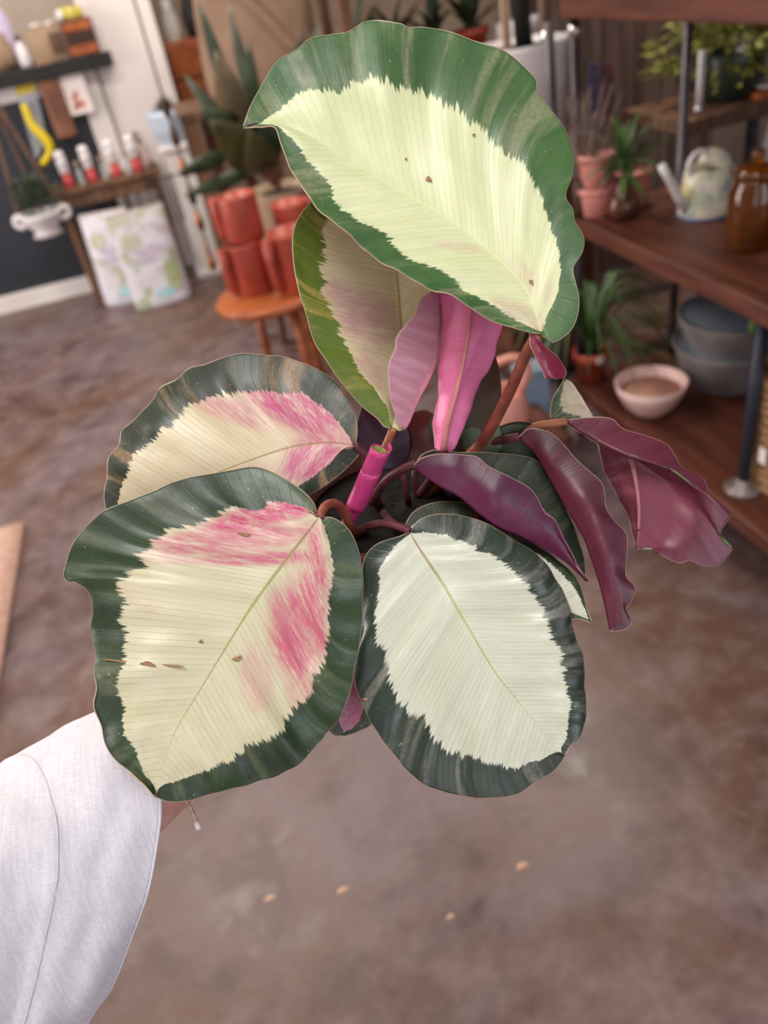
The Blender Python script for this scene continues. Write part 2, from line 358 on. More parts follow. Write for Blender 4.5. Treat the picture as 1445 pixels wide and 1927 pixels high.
for k, px in enumerate((115, 160, 207, 246)):
    p = ony(px, 315-.2*(px-115), 5.02)
    v = thing('hand_cream_bottle', bl[k], 'bottle', (p.x+.01, 5.02, BZ), 0, 'coral bottles on the bench')
    part('body', glathe([(.024, 0), (.027, .006), (.027, .062), (.02, .07)], 20), CORAL, v, True)
    part('band', glathe([(.0275, .062), (.0275, .075), (.02, .076)], 20), ORB, v, True)
    part('cap', glathe([(.026, .076), (.028, .08), (.027, .175), (.02, .19), (.001, .193)], 20), CAPW, v, True)
for k, px in enumerate((138, 183, 227)):
    p = ony(px, 312-.2*(px-115), 5.0)
    v = thing('glass_vial', ('slim clear vial between the first two coral bottles', 'slim clear vial between the second and third coral bottles', 'slim clear vial between the third and last coral bottles')[k], 'vial', (p.x+.012, 4.985, BZ), 0, 'glass vials on the bench')
    part('glass', glathe([(.014, 0), (.015, .01), (.015, .07), (.008, .09), (.008, .1)], 14), CLEAR, v, True); part('stopper', glathe([(.01, .1), (.01, .125), (.001, .127)], 12), KRAFT, v, True)
v = thing('figurine', 'small pale taupe figurine with dark patches at the right end of the bench', 'figurine', (-.06, 5.06, BZ))
TAU = mat('taupe_glaze', 'C2AFA8', '6E5E5C', .5, 25, lo=.5, hi=.6)
part('body', glathe([(.035, 0), (.042, .02), (.03, .08), (.024, .12), (.018, .14), (.001, .15)], 18), TAU, v, True); part('head', gmove(glathe([(.001, -.03), (.022, -.018), (.028, 0), (.02, .02), (.001, .03)], 16), (-.01, -.005, .165)), TAU, v, True)
part('snout', gmove(glathe([(.012, 0), (.01, .03), (.001, .034)], 10), (-.02, -.02, .17)), TAU, v, True)
v = thing('wire_chimes', 'row of thin hanging metal chime rods under the right end of the bench', 'chimes', (-.03, 4.93, .3))
part('hanger_bar', gtube([(-.08, 0, .3), (.1, 0, .3)], .006, 8), BRONZE, v)
for k in range(6): part('rod', gtube([(-.07+k*.03, 0, .3), (-.07+k*.03, 0, .03+.01*(k % 3))], .0035, 6), BRONZE, v)
part('bracket', gtube([(.09, 0, .3), (.09, .04, .335)], .006, 6), BRONZE, v)

# pale blue planter on white pedestal
v = thing('white_pedestal', 'white square pedestal carrying the pale blue planter before the pillar', 'pedestal', (.15, 5.03, 0))
part('column', gbox(-.1, .1, -.1, .1, .04, .72), WHITE, v, bevel=.005); part('cap', gbox(-.125, .125, -.125, .125, .72, .75), WHITE, v, bevel=.005); part('foot', gbox(-.125, .125, -.125, .125, 0, .04), WHITE, v, bevel=.005)
v = thing('blue_planter', 'pale blue faceted planter with small grey-green succulent on the white pedestal', 'planter', (.13, 5.02, .75))
part('pot', glathe([(.07, 0), (.115, .06), (.12, .15), (.1, .17), (.095, .17), (.09, .14), (.001, .135)], 8), mat('pale_blue_glaze', 'C4D0E2', 'B4C2D6', .4, 5), v)
random.seed(8)
for i in range(26):
    th = i*2.4; el = .25+1.0*(i/26); L = .09
    part('leaf', gblade((0, 0, .15), (cos(th)*L*cos(el), sin(th)*L*cos(el), .15+sin(el)*L), .035, (0, 0, 1), n=4), mat('succulent', '5E6A50', '4A543E', .5, 20), v, True)
# two bags
def bag_mat(seed):
    m, nt, b = new_mat('printed_pouch%d' % seed)
    tc = N(nt, 'ShaderNodeTexCoord'); mp = N(nt, 'ShaderNodeMapping'); mp.inputs[1].default_value = (seed*3.1, 0, seed); nt.links.new(tc.outputs['Object'], mp.inputs[0])
    n1 = N(nt, 'ShaderNodeTexNoise', i_Scale=9., i_Detail=3.); nt.links.new(mp.outputs[0], n1.inputs['Vector'])
    n2 = N(nt, 'ShaderNodeTexNoise', i_Scale=11., i_Detail=3., noise_dimensions='4D', i_W=4.); nt.links.new(mp.outputs[0], n2.inputs['Vector'])
    n3 = N(nt, 'ShaderNodeTexNoise', i_Scale=30., i_Detail=2., noise_dimensions='4D', i_W=7.); nt.links.new(mp.outputs[0], n3.inputs['Vector'])
    c = mixc(nt, smooth(nt, n1.outputs[0], .52, .66, 0, .8), srgb('D6D2DC'), srgb('A2A880'))
    c = mixc(nt, smooth(nt, n2.outputs[0], .55, .68, 0, .7), c, srgb('B9A0A8'))
    c = mixc(nt, smooth(nt, n3.outputs[0], .58, .7, 0, .6), c, srgb('CFD4E6'))
    nt.links.new(c, b.inputs['Base Color']); b.inputs['Roughness'].default_value = .3
    return m
TEAL = mat('teal_print', '86C2CC', 'B4D6DC', .4, 20); PURP = mat('purple_print', 'B4A4BC', 'CFC6D4', .4, 60)
def bag(name, label, loc, rz, w, h, dpt, seed, lean):
    v = thing(name, label, 'bag', loc, rz, 'printed soil bags')
    P = []
    for i in range(15):
        s = i/14; row = []
        for j in range(25):
            a = 2*pi*j/24; ex = cos(a); ey = sin(a)
            t = (1-s)**.6*.95+.06
            x = .5*w*(abs(ex)**.5)*(1 if ex > 0 else -1)*(1-.05*s+.03*mnoise.noise((s*4, j*.5, seed)))
            y = .5*dpt*(abs(ey)**.7)*(1 if ey > 0 else -1)*t+lean*s+.006*mnoise.noise((s*6, j*.8, seed+2))
            row.append((x, y, .004+s*h))
        P.append(row)
    g = ggrid(P); g = (g[0], g[1]+[tuple(range(23, -1, -1))])
    b = part('pouch', g, bag_mat(seed), v, True)
    part('top_seal', gbox(-.47*w, .47*w, lean-.006, lean+.006, h-.035, h+.012), mat('pouch_seal', 'DCD0CE', 'C8BAB8', .4, 20), v)
    def disc(cx, cz, rx, rz_, mt, nm):
        vs = []
        for k in range(24):
            a = 2*pi*k/24; x = cx+rx*cos(a); z = cz+rz_*sin(a); s = z/h
            ex = min(1, abs(x)/(.5*w))**2; yy = -.5*dpt*max(0, (1-ex*ex))**.35*((1-s)**.6*.95+.06)+lean*s-.006
            vs.append((x, yy, z))
        part(nm, (vs, [tuple(range(24))]), mt, b)
    disc(.06*w, .16*h, .17*w, .055*h, TEAL, 'badge_print'); disc(.05*w, .62*h, .26*w, .04*h, PURP, 'title_print'); disc(-.05*w, .53*h, .2*w, .025*h, PURP, 'title_print')
    disc(.28*w, .3*h, .13*w, .15*h, mat('leaf_print', 'B4BC96', '9CA67C', .4, 40), 'leaf_print'); disc(-.22*w, .74*h, .16*w, .09*h, mat('leaf_print2', 'CACBB4', 'B4AC9E', .4, 40), 'leaf_print')
b1 = onz(228, 582, 0); b2 = onz(312, 576, 0)
bag('soil_bag', 'left one of two white printed pouches, partly behind the other', (b1.x+.06, b1.y+.1, 0), radians(-14), .29, .5, .14, 1, .05)
bag('soil_bag', 'right one of two white printed pouches overlapping its neighbour', (b2.x, b2.y+.05, 0), radians(4), .335, .51, .15, 2, .05)

# copper chime
p = ony(392, 512, 4.2)
v = thing('copper_rain_chime', 'long hanging copper chime of slender drops beside the white pouches', 'chime', (p.x+.03, 4.2, p.z))
part('cord', gtube([(0, 0, .1), (0, 0, 3.2-p.z)], .006, 6), BRONZE, v)
part('end_drop', glathe([(.001, 0), (.02, .015), (.024, .035), (.014, .06), (.006, .14), (.01, .16), (.001, .17)], 14), COPPER, v, True)
for z in (.2, .33, .46, .6, .73):
    part('drop', gmove(glathe([(.001, 0), (.016, .015), (.02, .05), (.008, .1), (.001, .11)], 12), (0, 0, z)), COPPER if z in (.46, .2) else BRONZE, v, True)

# ------------------------------------------------------------------ stool with terracotta jugs
SZ = .48
SC = Vector((.262, 2.925, 0))
v = thing('round_stool', 'round orange wooden stool table carrying terracotta jugs', 'stool', SC)
part('top', glathe([(.2, SZ-.035), (.215, SZ-.028), (.218, SZ-.012), (.205, SZ), (.001, SZ)], 48), WOOD, v, True)
for a in (295, 30, 120):
    a = radians(a); part('leg', gtube([(cos(a)*.12, sin(a)*.12, SZ-.03), (cos(a)*.15, sin(a)*.15, 0)], [.021, .014], 10), WOOD, v, True)
def jug(label, x, y, z, r, h, ha):
    v = thing('terracotta_jug', label, 'jug', (x, y, z), radians(ha), 'terracotta jugs on the stool')
    part('body', glathe([(r*.93, 0), (r, .008), (r, h*.97), (r*.98, h), (r*.9, h), (r*.88, h*.1), (.001, h*.08)], 36), TERRA, v, True)
    part('side_spout', gtube([(r*.98, 0, h*.12), (r*1.22, 0, h*.2), (r*1.25, 0, h*.6), (r*1.25, 0, h*.98)], [.016, .018, .019, .02], 12), TERRA, v, True)
jug('large terracotta jug at the front of the stool', SC.x+.11, SC.y-.06, SZ, .083, .215, 205)
jug('terracotta jug with its rim low behind the left edge of the stool', SC.x-.055, SC.y+.035, SZ, .072, .19, 200)
jug('terracotta jug stacked on top of the others on the stool', SC.x-.035, SC.y+.045, SZ+.19, .07, .16, 160)
jug('terracotta jug mostly hidden behind the stacked one', SC.x+.15, SC.y+.1, SZ, .068, .27, 20)

# ------------------------------------------------------------------ dark big-leaf plant on a stand behind the stool
DP = Vector((.47, 3.62, 0))
v = thing('plant_stand', 'dark wooden plant stand behind the stool', 'stand', DP)
part('top', glathe([(.16, .42), (.17, .44), (.001, .44)], 24), DWOOD, v)
for a in (20, 110, 200, 290): part('leg', gtube([(cos(radians(a))*.13, sin(radians(a))*.13, .42), (cos(radians(a))*.16, sin(radians(a))*.16, 0)], .016, 8), DWOOD, v)
v = thing('large_leaf_plant', 'dark big-leaved plant in a beige pot behind the terracotta jugs', 'plant', (DP.x, DP.y, .44))
part('pot', glathe([(.09, 0), (.12, .02), (.135, .22), (.14, .24), (.125, .24), (.11, .2), (.001, .2)], 28), KRAFT, v, True)
part('soil', glathe([(.12, .21), (.001, .215)], 20), SOIL, v)
O = Vector((DP.x, DP.y, .44)); BT = Vector((0, 0, .22))
lv = [((470, 290), (405, 95), 62, 3.5, 'b'), ((480, 290), (468, 78), 34, 3.55, 'd'), ((470, 300), (372, 0), 30, 3.7, 'd'), ((455, 260), (375, 205), 60, 3.5, 'd'),
      ((440, 285), (332, 330), 32, 3.4, 'd'), ((500, 320), (395, 225), 80, 3.4, 'o'), ((480, 300), (345, 140), 26, 3.75, 'd'), ((520, 300), (570, 60), 40, 3.7, 'd'),
      ((520, 320), (500, 170), 50, 3.6, 'd'), ((500, 310), (345, 370), 26, 3.5, 'd'), ((530, 300), (620, 20), 46, 3.8, 'd'), ((500, 300), (430, 10), 24, 3.8, 'd'), ((500, 330), (470, 245), 75, 3.35, 'o')]
OLV = mat('leaf_olive', '5C5A34', '4A4A2A', .45, 10); BEI = mat('leaf_bronze', '7C6A50', '5E5640', .45, 8)
for b, t, w, Yv, kd in lv:
    bp = ony(*b, DP.y)-O; tp = ony(*t, Yv)-O; wm = w*depth(tp+O)/F
    nv = -ray(*t).normalized()
    st = part('leaf', gblade(bp.lerp(tp, .12), tp, wm, nv, .03, 10, .25), {'d': DLEAF, 'o': OLV, 'b': BEI}[kd], v, True, solid=.0015)
    part('petiole', gtube(sp([BT, (BT+bp)*.5, bp.lerp(tp, .15)], 8), .006, 6), STEM, st, True)

# ------------------------------------------------------------------ furniture further back
v = thing('sideboard', 'dark brown slatted wooden sideboard at the back behind the big-leaved plant', 'sideboard', (.78, 4.55, 0))
part('top', gbox(-.62, .62, -.25, .25, .92, .96), BWOOD, v, bevel=.005)
part('lower_shelf', gbox(-.58, .58, -.22, .22, .2, .23), BWOOD, v)
for sx in (-.57, .57):
    for sy in (-.21, .21): part('leg', gbox(sx-.03, sx+.03, sy-.03, sy+.03, 0, .92), BWOOD, v)
for k in range(7): part('slat', gbox(-.5+k*.16, -.44+k*.16, .2, .215, .23, .92), DWOOD, v)
v = thing('kraft_paper_sack', 'big crumpled tan kraft paper sack standing on the sideboard', 'sack', (.66, 4.45, .96))
P = []
for i in range(13):
    s = i/12; row = []
    for j in range(33):
        a = 2*pi*j/32; k = mnoise.noise((cos(a)*1.5, sin(a)*1.5, s*2.2))
        rx = .3*(1-.12*s+.18*k); ry = .17*(1-.3*s+.18*k); row.append((rx*cos(a)*(abs(cos(a))**-.35 if abs(cos(a)) > .05 else 1), ry*sin(a), s*.75))
    P.append(row)
g = ggrid(P); part('sack', (g[0], g[1]+[tuple(range(31, -1, -1))]), mat('sack_paper', 'A08470', '8A6E5C', .85, 4, bump=.2), v, True)
part('fold_crease', gtube([(-.24, -.16, .6), (-.02, -.185, .4), (.16, -.18, .16)], .008, 6), mat('sack_crease', '8A6A54', None, .9), v)
oc = ony(335, 110, 5.4)
v = thing('wooden_cabinet', 'small orange wooden cabinet against the back right of the pillar', 'cabinet', (.48, 5.5, 0))
part('body', gbox(-.25, .25, -.12, .2, .8, 1.2), mat('cabinet_wood', '8E4A20', '74380F', .45, 3, (10, 1, 10)), v, bevel=.006)
for k in range(2):
    dr = part('drawer', gbox(-.23, .23, -.132, -.119, .82+k*.19, .99+k*.19), mat('cabinet_wood', ''), v, bevel=.003)
    part('knob', gmove(glathe([(.008, -.01), (.014, .0), (.001, .012)], 10), (0, -.14, .9+k*.19)), COPPER, dr)
for sx in (-.22, .22):
    for sy in (-.1, .17): part('leg', gbox(sx-.02, sx+.02, sy-.02, sy+.02, 0, .8), DWOOD, v)
for k, (dx, r, h, m_, l_) in enumerate(((-.17, .045, .2, CLEAR, 'clear glass vase on the orange cabinet beside the pillar'), (-.05, .05, .22, BLACK, 'dark bottle on the orange cabinet'), (.08, .06, .2, mat('tan_glaze', 'C8A884', None, .4), 'tan ceramic jar on the orange cabinet'))):
    v = thing('vase' if k != 1 else 'bottle', l_, 'vase' if k != 1 else 'bottle', (.48+dx, 5.46, 1.2))
    part('body', glathe(vprof(r, h, 1, .6), 24), m_, v, True); part('rim', gmove(glathe([(r*.55, 0), (r*.66, .008), (r*.55, .014)], 20), (0, 0, h-.004)), m_, v, True)

# plant shelf rack in the middle background
MY = 3.35
v = thing('plant_rack', 'dark wooden plant rack across the middle background', 'rack', (1.25, MY, 0))
for z in (.55, 1.02): part('shelf', gbox(-.5, .5, -.2, .2, z-.03, z), BWOOD, v)
for sx in (-.47, .47):
    for sy in (-.17, .17): part('post', gbox(sx-.02, sx+.02, sy-.02, sy+.02, 0, 1.9), BWOOD, v)
part('shelf', gbox(-.5, .5, -.2, .2, 1.42, 1.45), BWOOD, v)
lab = ['small terracotta pot at the left of the rack\'s middle shelf', 'terracotta pot second from left on the rack\'s middle shelf', 'pale pink pot on the rack\'s middle shelf', 'terracotta pot near the stake on the rack\'s middle shelf']
random.seed(12)
for k in range(4):
    v = thing('rack_plant', lab[k], 'plant', (.83+k*.15, MY-.08, 1.02), 0, 'potted plants on the rack')
    part('pot', glathe([(.045, 0), (.06, .1), (.068, .1), (.068, .125), (.056, .125), (.05, .1), (.001, .1)], 20), TERRA if k != 2 else PINKC, v, True)
    for i in range(11):
        th = random.uniform(0, 6.3); L = random.uniform(.12, .22); el = random.uniform(.5, 1.3)
        part('leaf', gblade((0, 0, .1), (cos(th)*L*cos(el), sin(th)*L*cos(el), .1+sin(el)*L), .045, (0, 0, 1), .02, 5), DLEAF, v, True)
# white planter with stake in front of the rack
p = ony(985, 88, 2.6)
v = thing('dark_plinth', 'dark wooden plinth under the large white planter', 'plinth', (p.x+.02, 2.68, 0))
part('box', gbox(-.17, .17, -.17, .17, .03, p.z-.36), DWOOD, v, bevel=.01); part('foot', gbox(-.15, .15, -.15, .15, 0, .03), BLACK, v)
part('top_board', gbox(-.19, .19, -.19, .19, p.z-.36, p.z-.33), DWOOD, v, bevel=.005)
v = thing('white_planter', 'large white planter of black soil with a wooden stake, behind the top leaf', 'planter', (p.x+.02, 2.68, p.z-.24))
part('pot', glathe([(.125, -.09), (.14, -.08), (.155, .23), (.158, .245), (.146, .245), (.14, .2), (.001, .2)], 36), WCER, v, True)
part('soil', glathe([(.143, .225), (.06, .235), (.001, .23)], 24), SOIL, v)
part('stake', gbox(-.075, -.05, -.06, -.045, .2, .62), mat('pale_wood', 'C8AC94', 'B0927A', .7, 5, (8, 8, 1)), v)
part('trunk', gtube([(.03, .02, .2), (.02, .03, .45), (.03, .02, .75)], [.03, .026, .022], 10), BLACK, v, True)
for i in range(10):
    th = i*2.4; part('leaf', gblade((.03, .02, .5+.02*i), (.03+.22*cos(th), .02+.22*sin(th), .6+.03*i), .08, (0, 0, 1), .03, 6), DLEAF, v, True)
p = ony(1045, 60, 2.85)
v = thing('white_pot', 'smaller white pot on the rack behind the large white planter', 'pot', (p.x+.03, 3.23, 1.02))
part('body', glathe([(.06, 0), (.09, .02), (.095, .12), (.08, .13), (.075, .1), (.001, .1)], 24), WCER, v, True); part('soil', glathe([(.078, .11), (.001, .115)], 18), SOIL, v)

# ------------------------------------------------------------------ right-hand shelving
SX, MZ, LZ = 1.07, .745, .215
v = thing('shelving_unit', 'pipe-framed shelving unit with thick reddish wooden shelves at the right', 'shelf', (SX, 1.3, 0))
part('shelf', gbox(0, .62, -.75, .82, MZ-.045, MZ), DWOOD, v, bevel=.004)
part('shelf', gbox(0, .62, -.75, .82, LZ-.045, LZ), DWOOD, v, bevel=.004)
part('shelf', gbox(0, .62, -.75, .82, 1.23, 1.29), DWOOD, v, bevel=.004)
for (px, py) in ((.03, .8), (.36, .8), (.0, .79)):
    part('post', gtube([(px-(.045 if px == 0 else 0), py, 0), (px-(.045 if px == 0 else 0), py, 1.23)], .013, 12), STEEL, v, True)
for px in (.03, -.045): part('bolt', gmove(glathe([(.014, -.014), (.02, 0), (.014, .012), (.001, .016)], 14), (px, .8, 1.2)), mat('chrome', 'E8E6EA', None, .15, metal=.9), v, True)
po = part('post', gtube([(.075, .05, LZ), (.075, .05, MZ-.045)], .015, 12), BSTEEL, v, True)
part('flange', gmove(glathe([(.045, 0), (.045, .006), (.02, .012), (.018, .03), (.001, .03)], 20), (.075, .05, LZ)), mat('galvanised', '9A8C8C', '7C7070', .4, 20, metal=.5), po, True)
part('post', gtube([(.06, -.7, 0), (.06, -.7, 1.255)], .015, 12), BSTEEL, v, True)
part('post', gtube([(.58, -.7, 0), (.58, -.7, 1.255)], .015, 12), BSTEEL, v, True)

# weathered plank partition behind
v = struct('wall_planks', gbox(1.46, 2.2, 3.02, 3.06, .2, 2.0), BWOOD)
for k in range(6):
    x0 = 1.44+k*.125
    part('plank', gbox(x0, x0+.119, 2.985+.006*(k % 2), 3.02, .15, 2.0), GWOOD, v, bevel=.004)
p = ony(1130, 160, 2.8)
for k, (px, c, l_) in enumerate(((1125, '6C5C8C', 'purple seed packet strip standing before the weathered planks'), (1152, '8C4A50', 'dull red seed packet strip standing before the weathered planks'))):
    p = ony(px, 190, 2.9)
    v = thing('seed_packet', l_, 'packet', (p.x, 2.93, p.z-.12), 0, 'packets on the planks')
    part('sleeve', gbox(-.02, .02, -.004, .006, 0, .24), mat('packet%d' % k, c, '4C4450', .5, 25), v); part('hook', gtube([(0, 0, .24), (0, .06, .25)], .003, 6), STEEL, v)
# second shelf bay at far right with moss pot
q = ony(1375, 195, 2.35)
v = thing('rear_shelf', 'dark shelf bay behind the watering can carrying the mossy pot', 'shelf', (q.x+.1, 2.42, 0))
part('shelf', gbox(-.32, .5, -.16, .2, q.z-.04, q.z), BWOOD, v, bevel=.004)
part('post', gbox(.16, .19, .15, .18, 0, q.z+.5), STEEL, v); part('post', gbox(.46, .49, -.1, -.07, 0, q.z+.5), STEEL, v)
part('shelf', gbox(-.32, .5, -.16, .2, .36, .4), BWOOD, v)
mz = q.z
p = ony(1395, 175, 2.4)
v = thing('mossy_plant', 'yellow-green mossy plant in a dark green pot on the rear shelf', 'plant', (p.x-.03, 2.42, mz))
part('pot', glathe([(.06, 0), (.085, .02), (.095, .13), (.09, .14), (.085, .12), (.001, .12)], 24), mat('dark_green_glaze', '2C3A30', '1E2820', .35, 6), v, True)
random.seed(3); G = []
for i in range(900):
    th = random.uniform(0, 2*pi); ph = random.uniform(0, 1.75); r = random.uniform(.1, .24)
    c = Vector((cos(th)*sin(ph)*r*1.2, sin(th)*sin(ph)*r, .1+cos(ph)*r*.8))
    dv = Vector((cos(th), sin(th), random.uniform(-.4, 1))).normalized(); G.append(gblade(c, c+dv*.045, .02, (random.uniform(-1, 1), 0, 1), n=2))
o = part('foliage', gjoin(*G), MOSS, v); o['kind'] = 'stuff'
p = ony(1435, 190, 2.32)
v = thing('wooden_tray', 'wooden tray with white plate at the right end of the rear shelf', 'tray', (p.x+.04, 2.36, mz))
part('tray', gbox(-.07, .1, -.06, .06, 0, .02), WOOD, v, bevel=.004); part('plate', gmove(glathe([(.03, 0), (.06, .012), (.062, .016), (.001, .006)], 24), (0, -.01, .02)), WCER, v, True)
p = ony(1312, 140, 2.1)
v = thing('glass_thermometer', 'small white tube thermometer fixed on the grey shelf post', 'thermometer', (p.x-.01, 2.07, p.z-.07))
part('tube', gtube([(0, 0, 0), (0, 0, .13)], .01, 10), WCER, v, True); part('bulb', gmove(glathe([(.001, -.02), (.013, -.008), (.013, .004), (.001, .016)], 12), (0, 0, -.01)), mat('chrome', ''), v, True)

# --- things on the middle shelf
def pot(name, label, cat, loc, r, h, m, group=None):
    v = thing(name, label, cat, loc, 0, group)
    part('body', glathe([(r*.75, 0), (r*.85, .004), (r, h*.96), (r, h), (r*.9, h), (r*.8, h*.2), (.001, h*.18)], 32), m, v, True)
    return v
p = onz(1112, 392, MZ)
v = pot('pink_pot', 'lower of two stacked dusty pink pots by the shelf post', 'pot', (p.x-.015, p.y-.06, MZ), .052, .075, PINKC, 'stacked pink pots'); part('rim', gmove(glathe([(.052, 0), (.056, .004), (.056, .014), (.047, .016)], 32), (0, 0, .062)), PINKC, v, True)
v = pot('pink_pot', 'upper of two stacked dusty pink pots by the shelf post', 'pot', (p.x-.015, p.y-.06, MZ+.075), .05, .085, PINKC, 'stacked pink pots'); part('rim', gmove(glathe([(.05, 0), (.054, .004), (.054, .014), (.045, .016)], 32), (0, 0, .072)), PINKC, v, True)
v = pot('pink_pot', 'small pink pot peeking out behind the amber propagation vase', 'pot', (p.x+.1, p.y-.06, MZ), .045, .09, PINKC, 'stacked pink pots'); part('rim', gmove(glathe([(.045, 0), (.049, .004), (.049, .012), (.04, .014)], 32), (0, 0, .079)), PINKC, v, True)
# dried grass bundle
p = ony(1080, 330, 2.18)
v = thing('dried_grass', 'bundle of dried brown grass stems in a dark jar beside the shelf post', 'dried grass', (p.x-.03, 2.07, MZ))
part('jar', glathe([(.03, 0), (.036, .01), (.036, .09), (.028, .1), (.026, .09), (.001, .02)], 20), BRONZE, v, True)
random.seed(21); DRY = mat('dry_stem', 'A08A80', '75605A', .8, 30)
for i in range(34):
    th = random.uniform(0, 6.3); sp_ = random.uniform(.02, .12); h = random.uniform(.16, .34)
    st = part('stem', gtube(sp([(0, 0, .02), (cos(th)*sp_*.3, sin(th)*sp_*.3, h*.5), (cos(th)*sp_, sin(th)*sp_, h)], 6), .0022, 4), DRY, v)
# amber propagation vase with plantlet
p = onz(1168, 405, MZ)
v = thing('propagation_vase', 'small brown glass vase with a leafy green cutting on the wooden shelf', 'vase', (p.x-.005, p.y-.02, MZ))
part('glass', glathe([(.03, 0), (.042, .008), (.045, .035), (.03, .065), (.02, .08), (.024, .1), (.02, .1), (.016, .08), (.03, .04), (.001, .02)], 28), mat('brown_glass', '6A4030', '4A2A20', .08, 4, alpha=.8), v, True)
part('stem', gtube(sp([(0, 0, .02), (.004, 0, .1), (0, .003, .15)], 8), .004, 6), MLEAF, v, True)
random.seed(4)
for i in range(44):
    th = i*2.39; el = -.6+1.7*random.random(); L = random.uniform(.09, .16); z = .11+.05*i/44
    part('leaf', gblade((0, 0, z), (cos(th)*L*cos(el), sin(th)*L*cos(el), z+sin(el)*L), .017, (0, 0, 1), .012, 6, .2), MLEAF if i % 3 else GLEAF, v, True)
# watering can
p = onz(1318, 405, MZ)
v = thing('watering_can', 'cream floral-printed watering can with slim spout on the wooden shelf', 'watering can', (p.x+.012, p.y+.005, MZ), radians(8))
m, nt, b = new_mat('floral_enamel')
tc = N(nt, 'ShaderNodeTexCoord'); cur = srgb('E6DFC8')
for k, (cc, sc, w_) in enumerate((('9DB09A', 14, 1.), ('D8C070', 11, 5.), ('B9B4C4', 16, 9.), ('8FA4A0', 22, 13.))):
    nz = N(nt, 'ShaderNodeTexNoise', noise_dimensions='4D', i_Scale=sc, i_Detail=2., i_W=w_); nt.links.new(tc.outputs['Object'], nz.inputs['Vector'])
    cur = mixc(nt, smooth(nt, nz.outputs[0], .54, .64, 0, .75), cur, srgb(cc))
nt.links.new(cur, b.inputs['Base Color']); b.inputs['Roughness'].default_value = .3
FLO = m
part('body', glathe([(.062, 0), (.067, .006), (.062, .06), (.054, .112), (.05, .118), (.046, .116), (.05, .02), (.001, .015)], 36), FLO, v, True)
part('base_ring', glathe([(.068, 0), (.069, .006), (.066, .008)], 36), mat('blue_rim', '5C6A96', None, .4), v, True)
part('hood', gxf(glathe([(.05, 0), (.046, .02), (.03, .04), (.001, .046)], 24), Matrix.Translation((.022, 0, .112)) @ Matrix.Rotation(radians(25), 4, 'Y') @ Matrix.Scale(.75, 4, (0, 1, 0))), FLO, v, True)
part('spout', gtube([(-.055, 0, .025), (-.09, 0, .07), (-.125, 0, .125), (-.145, 0, .155)], [.014, .012, .01, .011], 14), WCER, v, True)
part('handle', gtube(sp([(-.045, 0, .1), (-.06, 0, .135), (-.035, 0, .16), (0, 0, .155), (.02, 0, .14)], 16), .007, 10), WCER, v, True)
part('handle', gtube(sp([(.05, 0, .11), (.085, 0, .1), (.09, 0, .065), (.062, 0, .03)], 14), .006, 10), FLO, v, True)
# amber jar and clear cloche
p = onz(1425, 470, MZ)
v = thing('amber_jar', 'brown amber glass jar with knobbed lid at the right edge of the shelf', 'jar', (p.x, p.y+.03, MZ))
part('glass', glathe([(.05, 0), (.056, .006), (.056, .13), (.046, .15), (.046, .16), (.043, .16), (.05, .12), (.05, .01), (.001, .008)], 36), AMBER, v, True)
ld = part('lid', glathe([(.05, .16), (.052, .172), (.03, .185), (.012, .188), (.001, .188)], 30), AMBER, v, True)
part('knob', glathe([(.009, .186), (.016, .2), (.012, .215), (.001, .218)], 18), AMBER, ld, True)
p = onz(1460, 380, MZ)
v = thing('glass_cloche', 'tall clear glass cloche behind the amber jar', 'cloche', (p.x+.03, p.y+.0, MZ))
part('dome', glathe([(.075, 0), (.075, .12), (.06, .2), (.03, .24), (.001, .25)], 32), CLEAR, v, True); part('base', glathe([(.085, 0), (.085, .012), (.001, .014)], 32), DWOOD, v)

# --- things on the lower shelf
p = onz(1108, 718, LZ)
v = thing('spider_plant', 'grassy spider plant in a small orange terracotta pot on the lower shelf', 'plant', (p.x+.02, p.y+.02, LZ))
OR = mat('orange_terracotta', 'C2553A', 'AC4630', .5, 6)
part('pot', glathe([(.035, 0), (.042, .004), (.052, .07), (.056, .07), (.056, .1), (.05, .1), (.045, .08), (.001, .08)], 28), OR, v, True)
part('soil', glathe([(.047, .088), (.001, .09)], 16), SOIL, v)
random.seed(17)
for i in range(60):
    th = random.uniform(0, 2*pi); L = random.uniform(.16, .34); h = random.uniform(.08, .26)
    if cos(th) > .3: L *= 1.1
    pts = sp([(0, 0, .085), (cos(th)*L*.3, sin(th)*L*.3, .085+h*.9), (cos(th)*L*.72, sin(th)*L*.72, .085+h*.75), (cos(th)*L, sin(th)*L, max(.02, .085+h*.15))], 9)
    sd = Vector((-sin(th), cos(th), 0)); P = []
    for k, c in enumerate(pts):
        w = .0055*(1-(k/8)**2*.9); P.append([c-sd*w, c-Vector((0, 0, w*.5)), c+sd*w])
    part('blade', ggrid(P), GLEAF if i % 4 else MLEAF, v, True)
part('price_tag', gbox(-.012, .012, -.058, -.055, .075, .095), mat('paper', ''), v)
p = onz(1226, 788, LZ)
v = thing('pink_bowl', 'pale pink ceramic bowl standing on the lower shelf', 'bowl', (p.x+.02, p.y+.04, LZ))
part('bowl', glathe([(.045, 0), (.05, .004), (.075, .03), (.095, .07), (.102, .1), (.097, .1), (.088, .068), (.066, .03), (.04, .014), (.001, .012)], 44), PALEPINK, v, True)
part('inside_glaze', glathe([(.0872, .069), (.065, .031), (.039, .0155), (.001, .0135)], 40), mat('tan_glaze_in', 'C99A84', 'B98672', .5, 8), v, True)
p = onz(1350, 762, LZ)
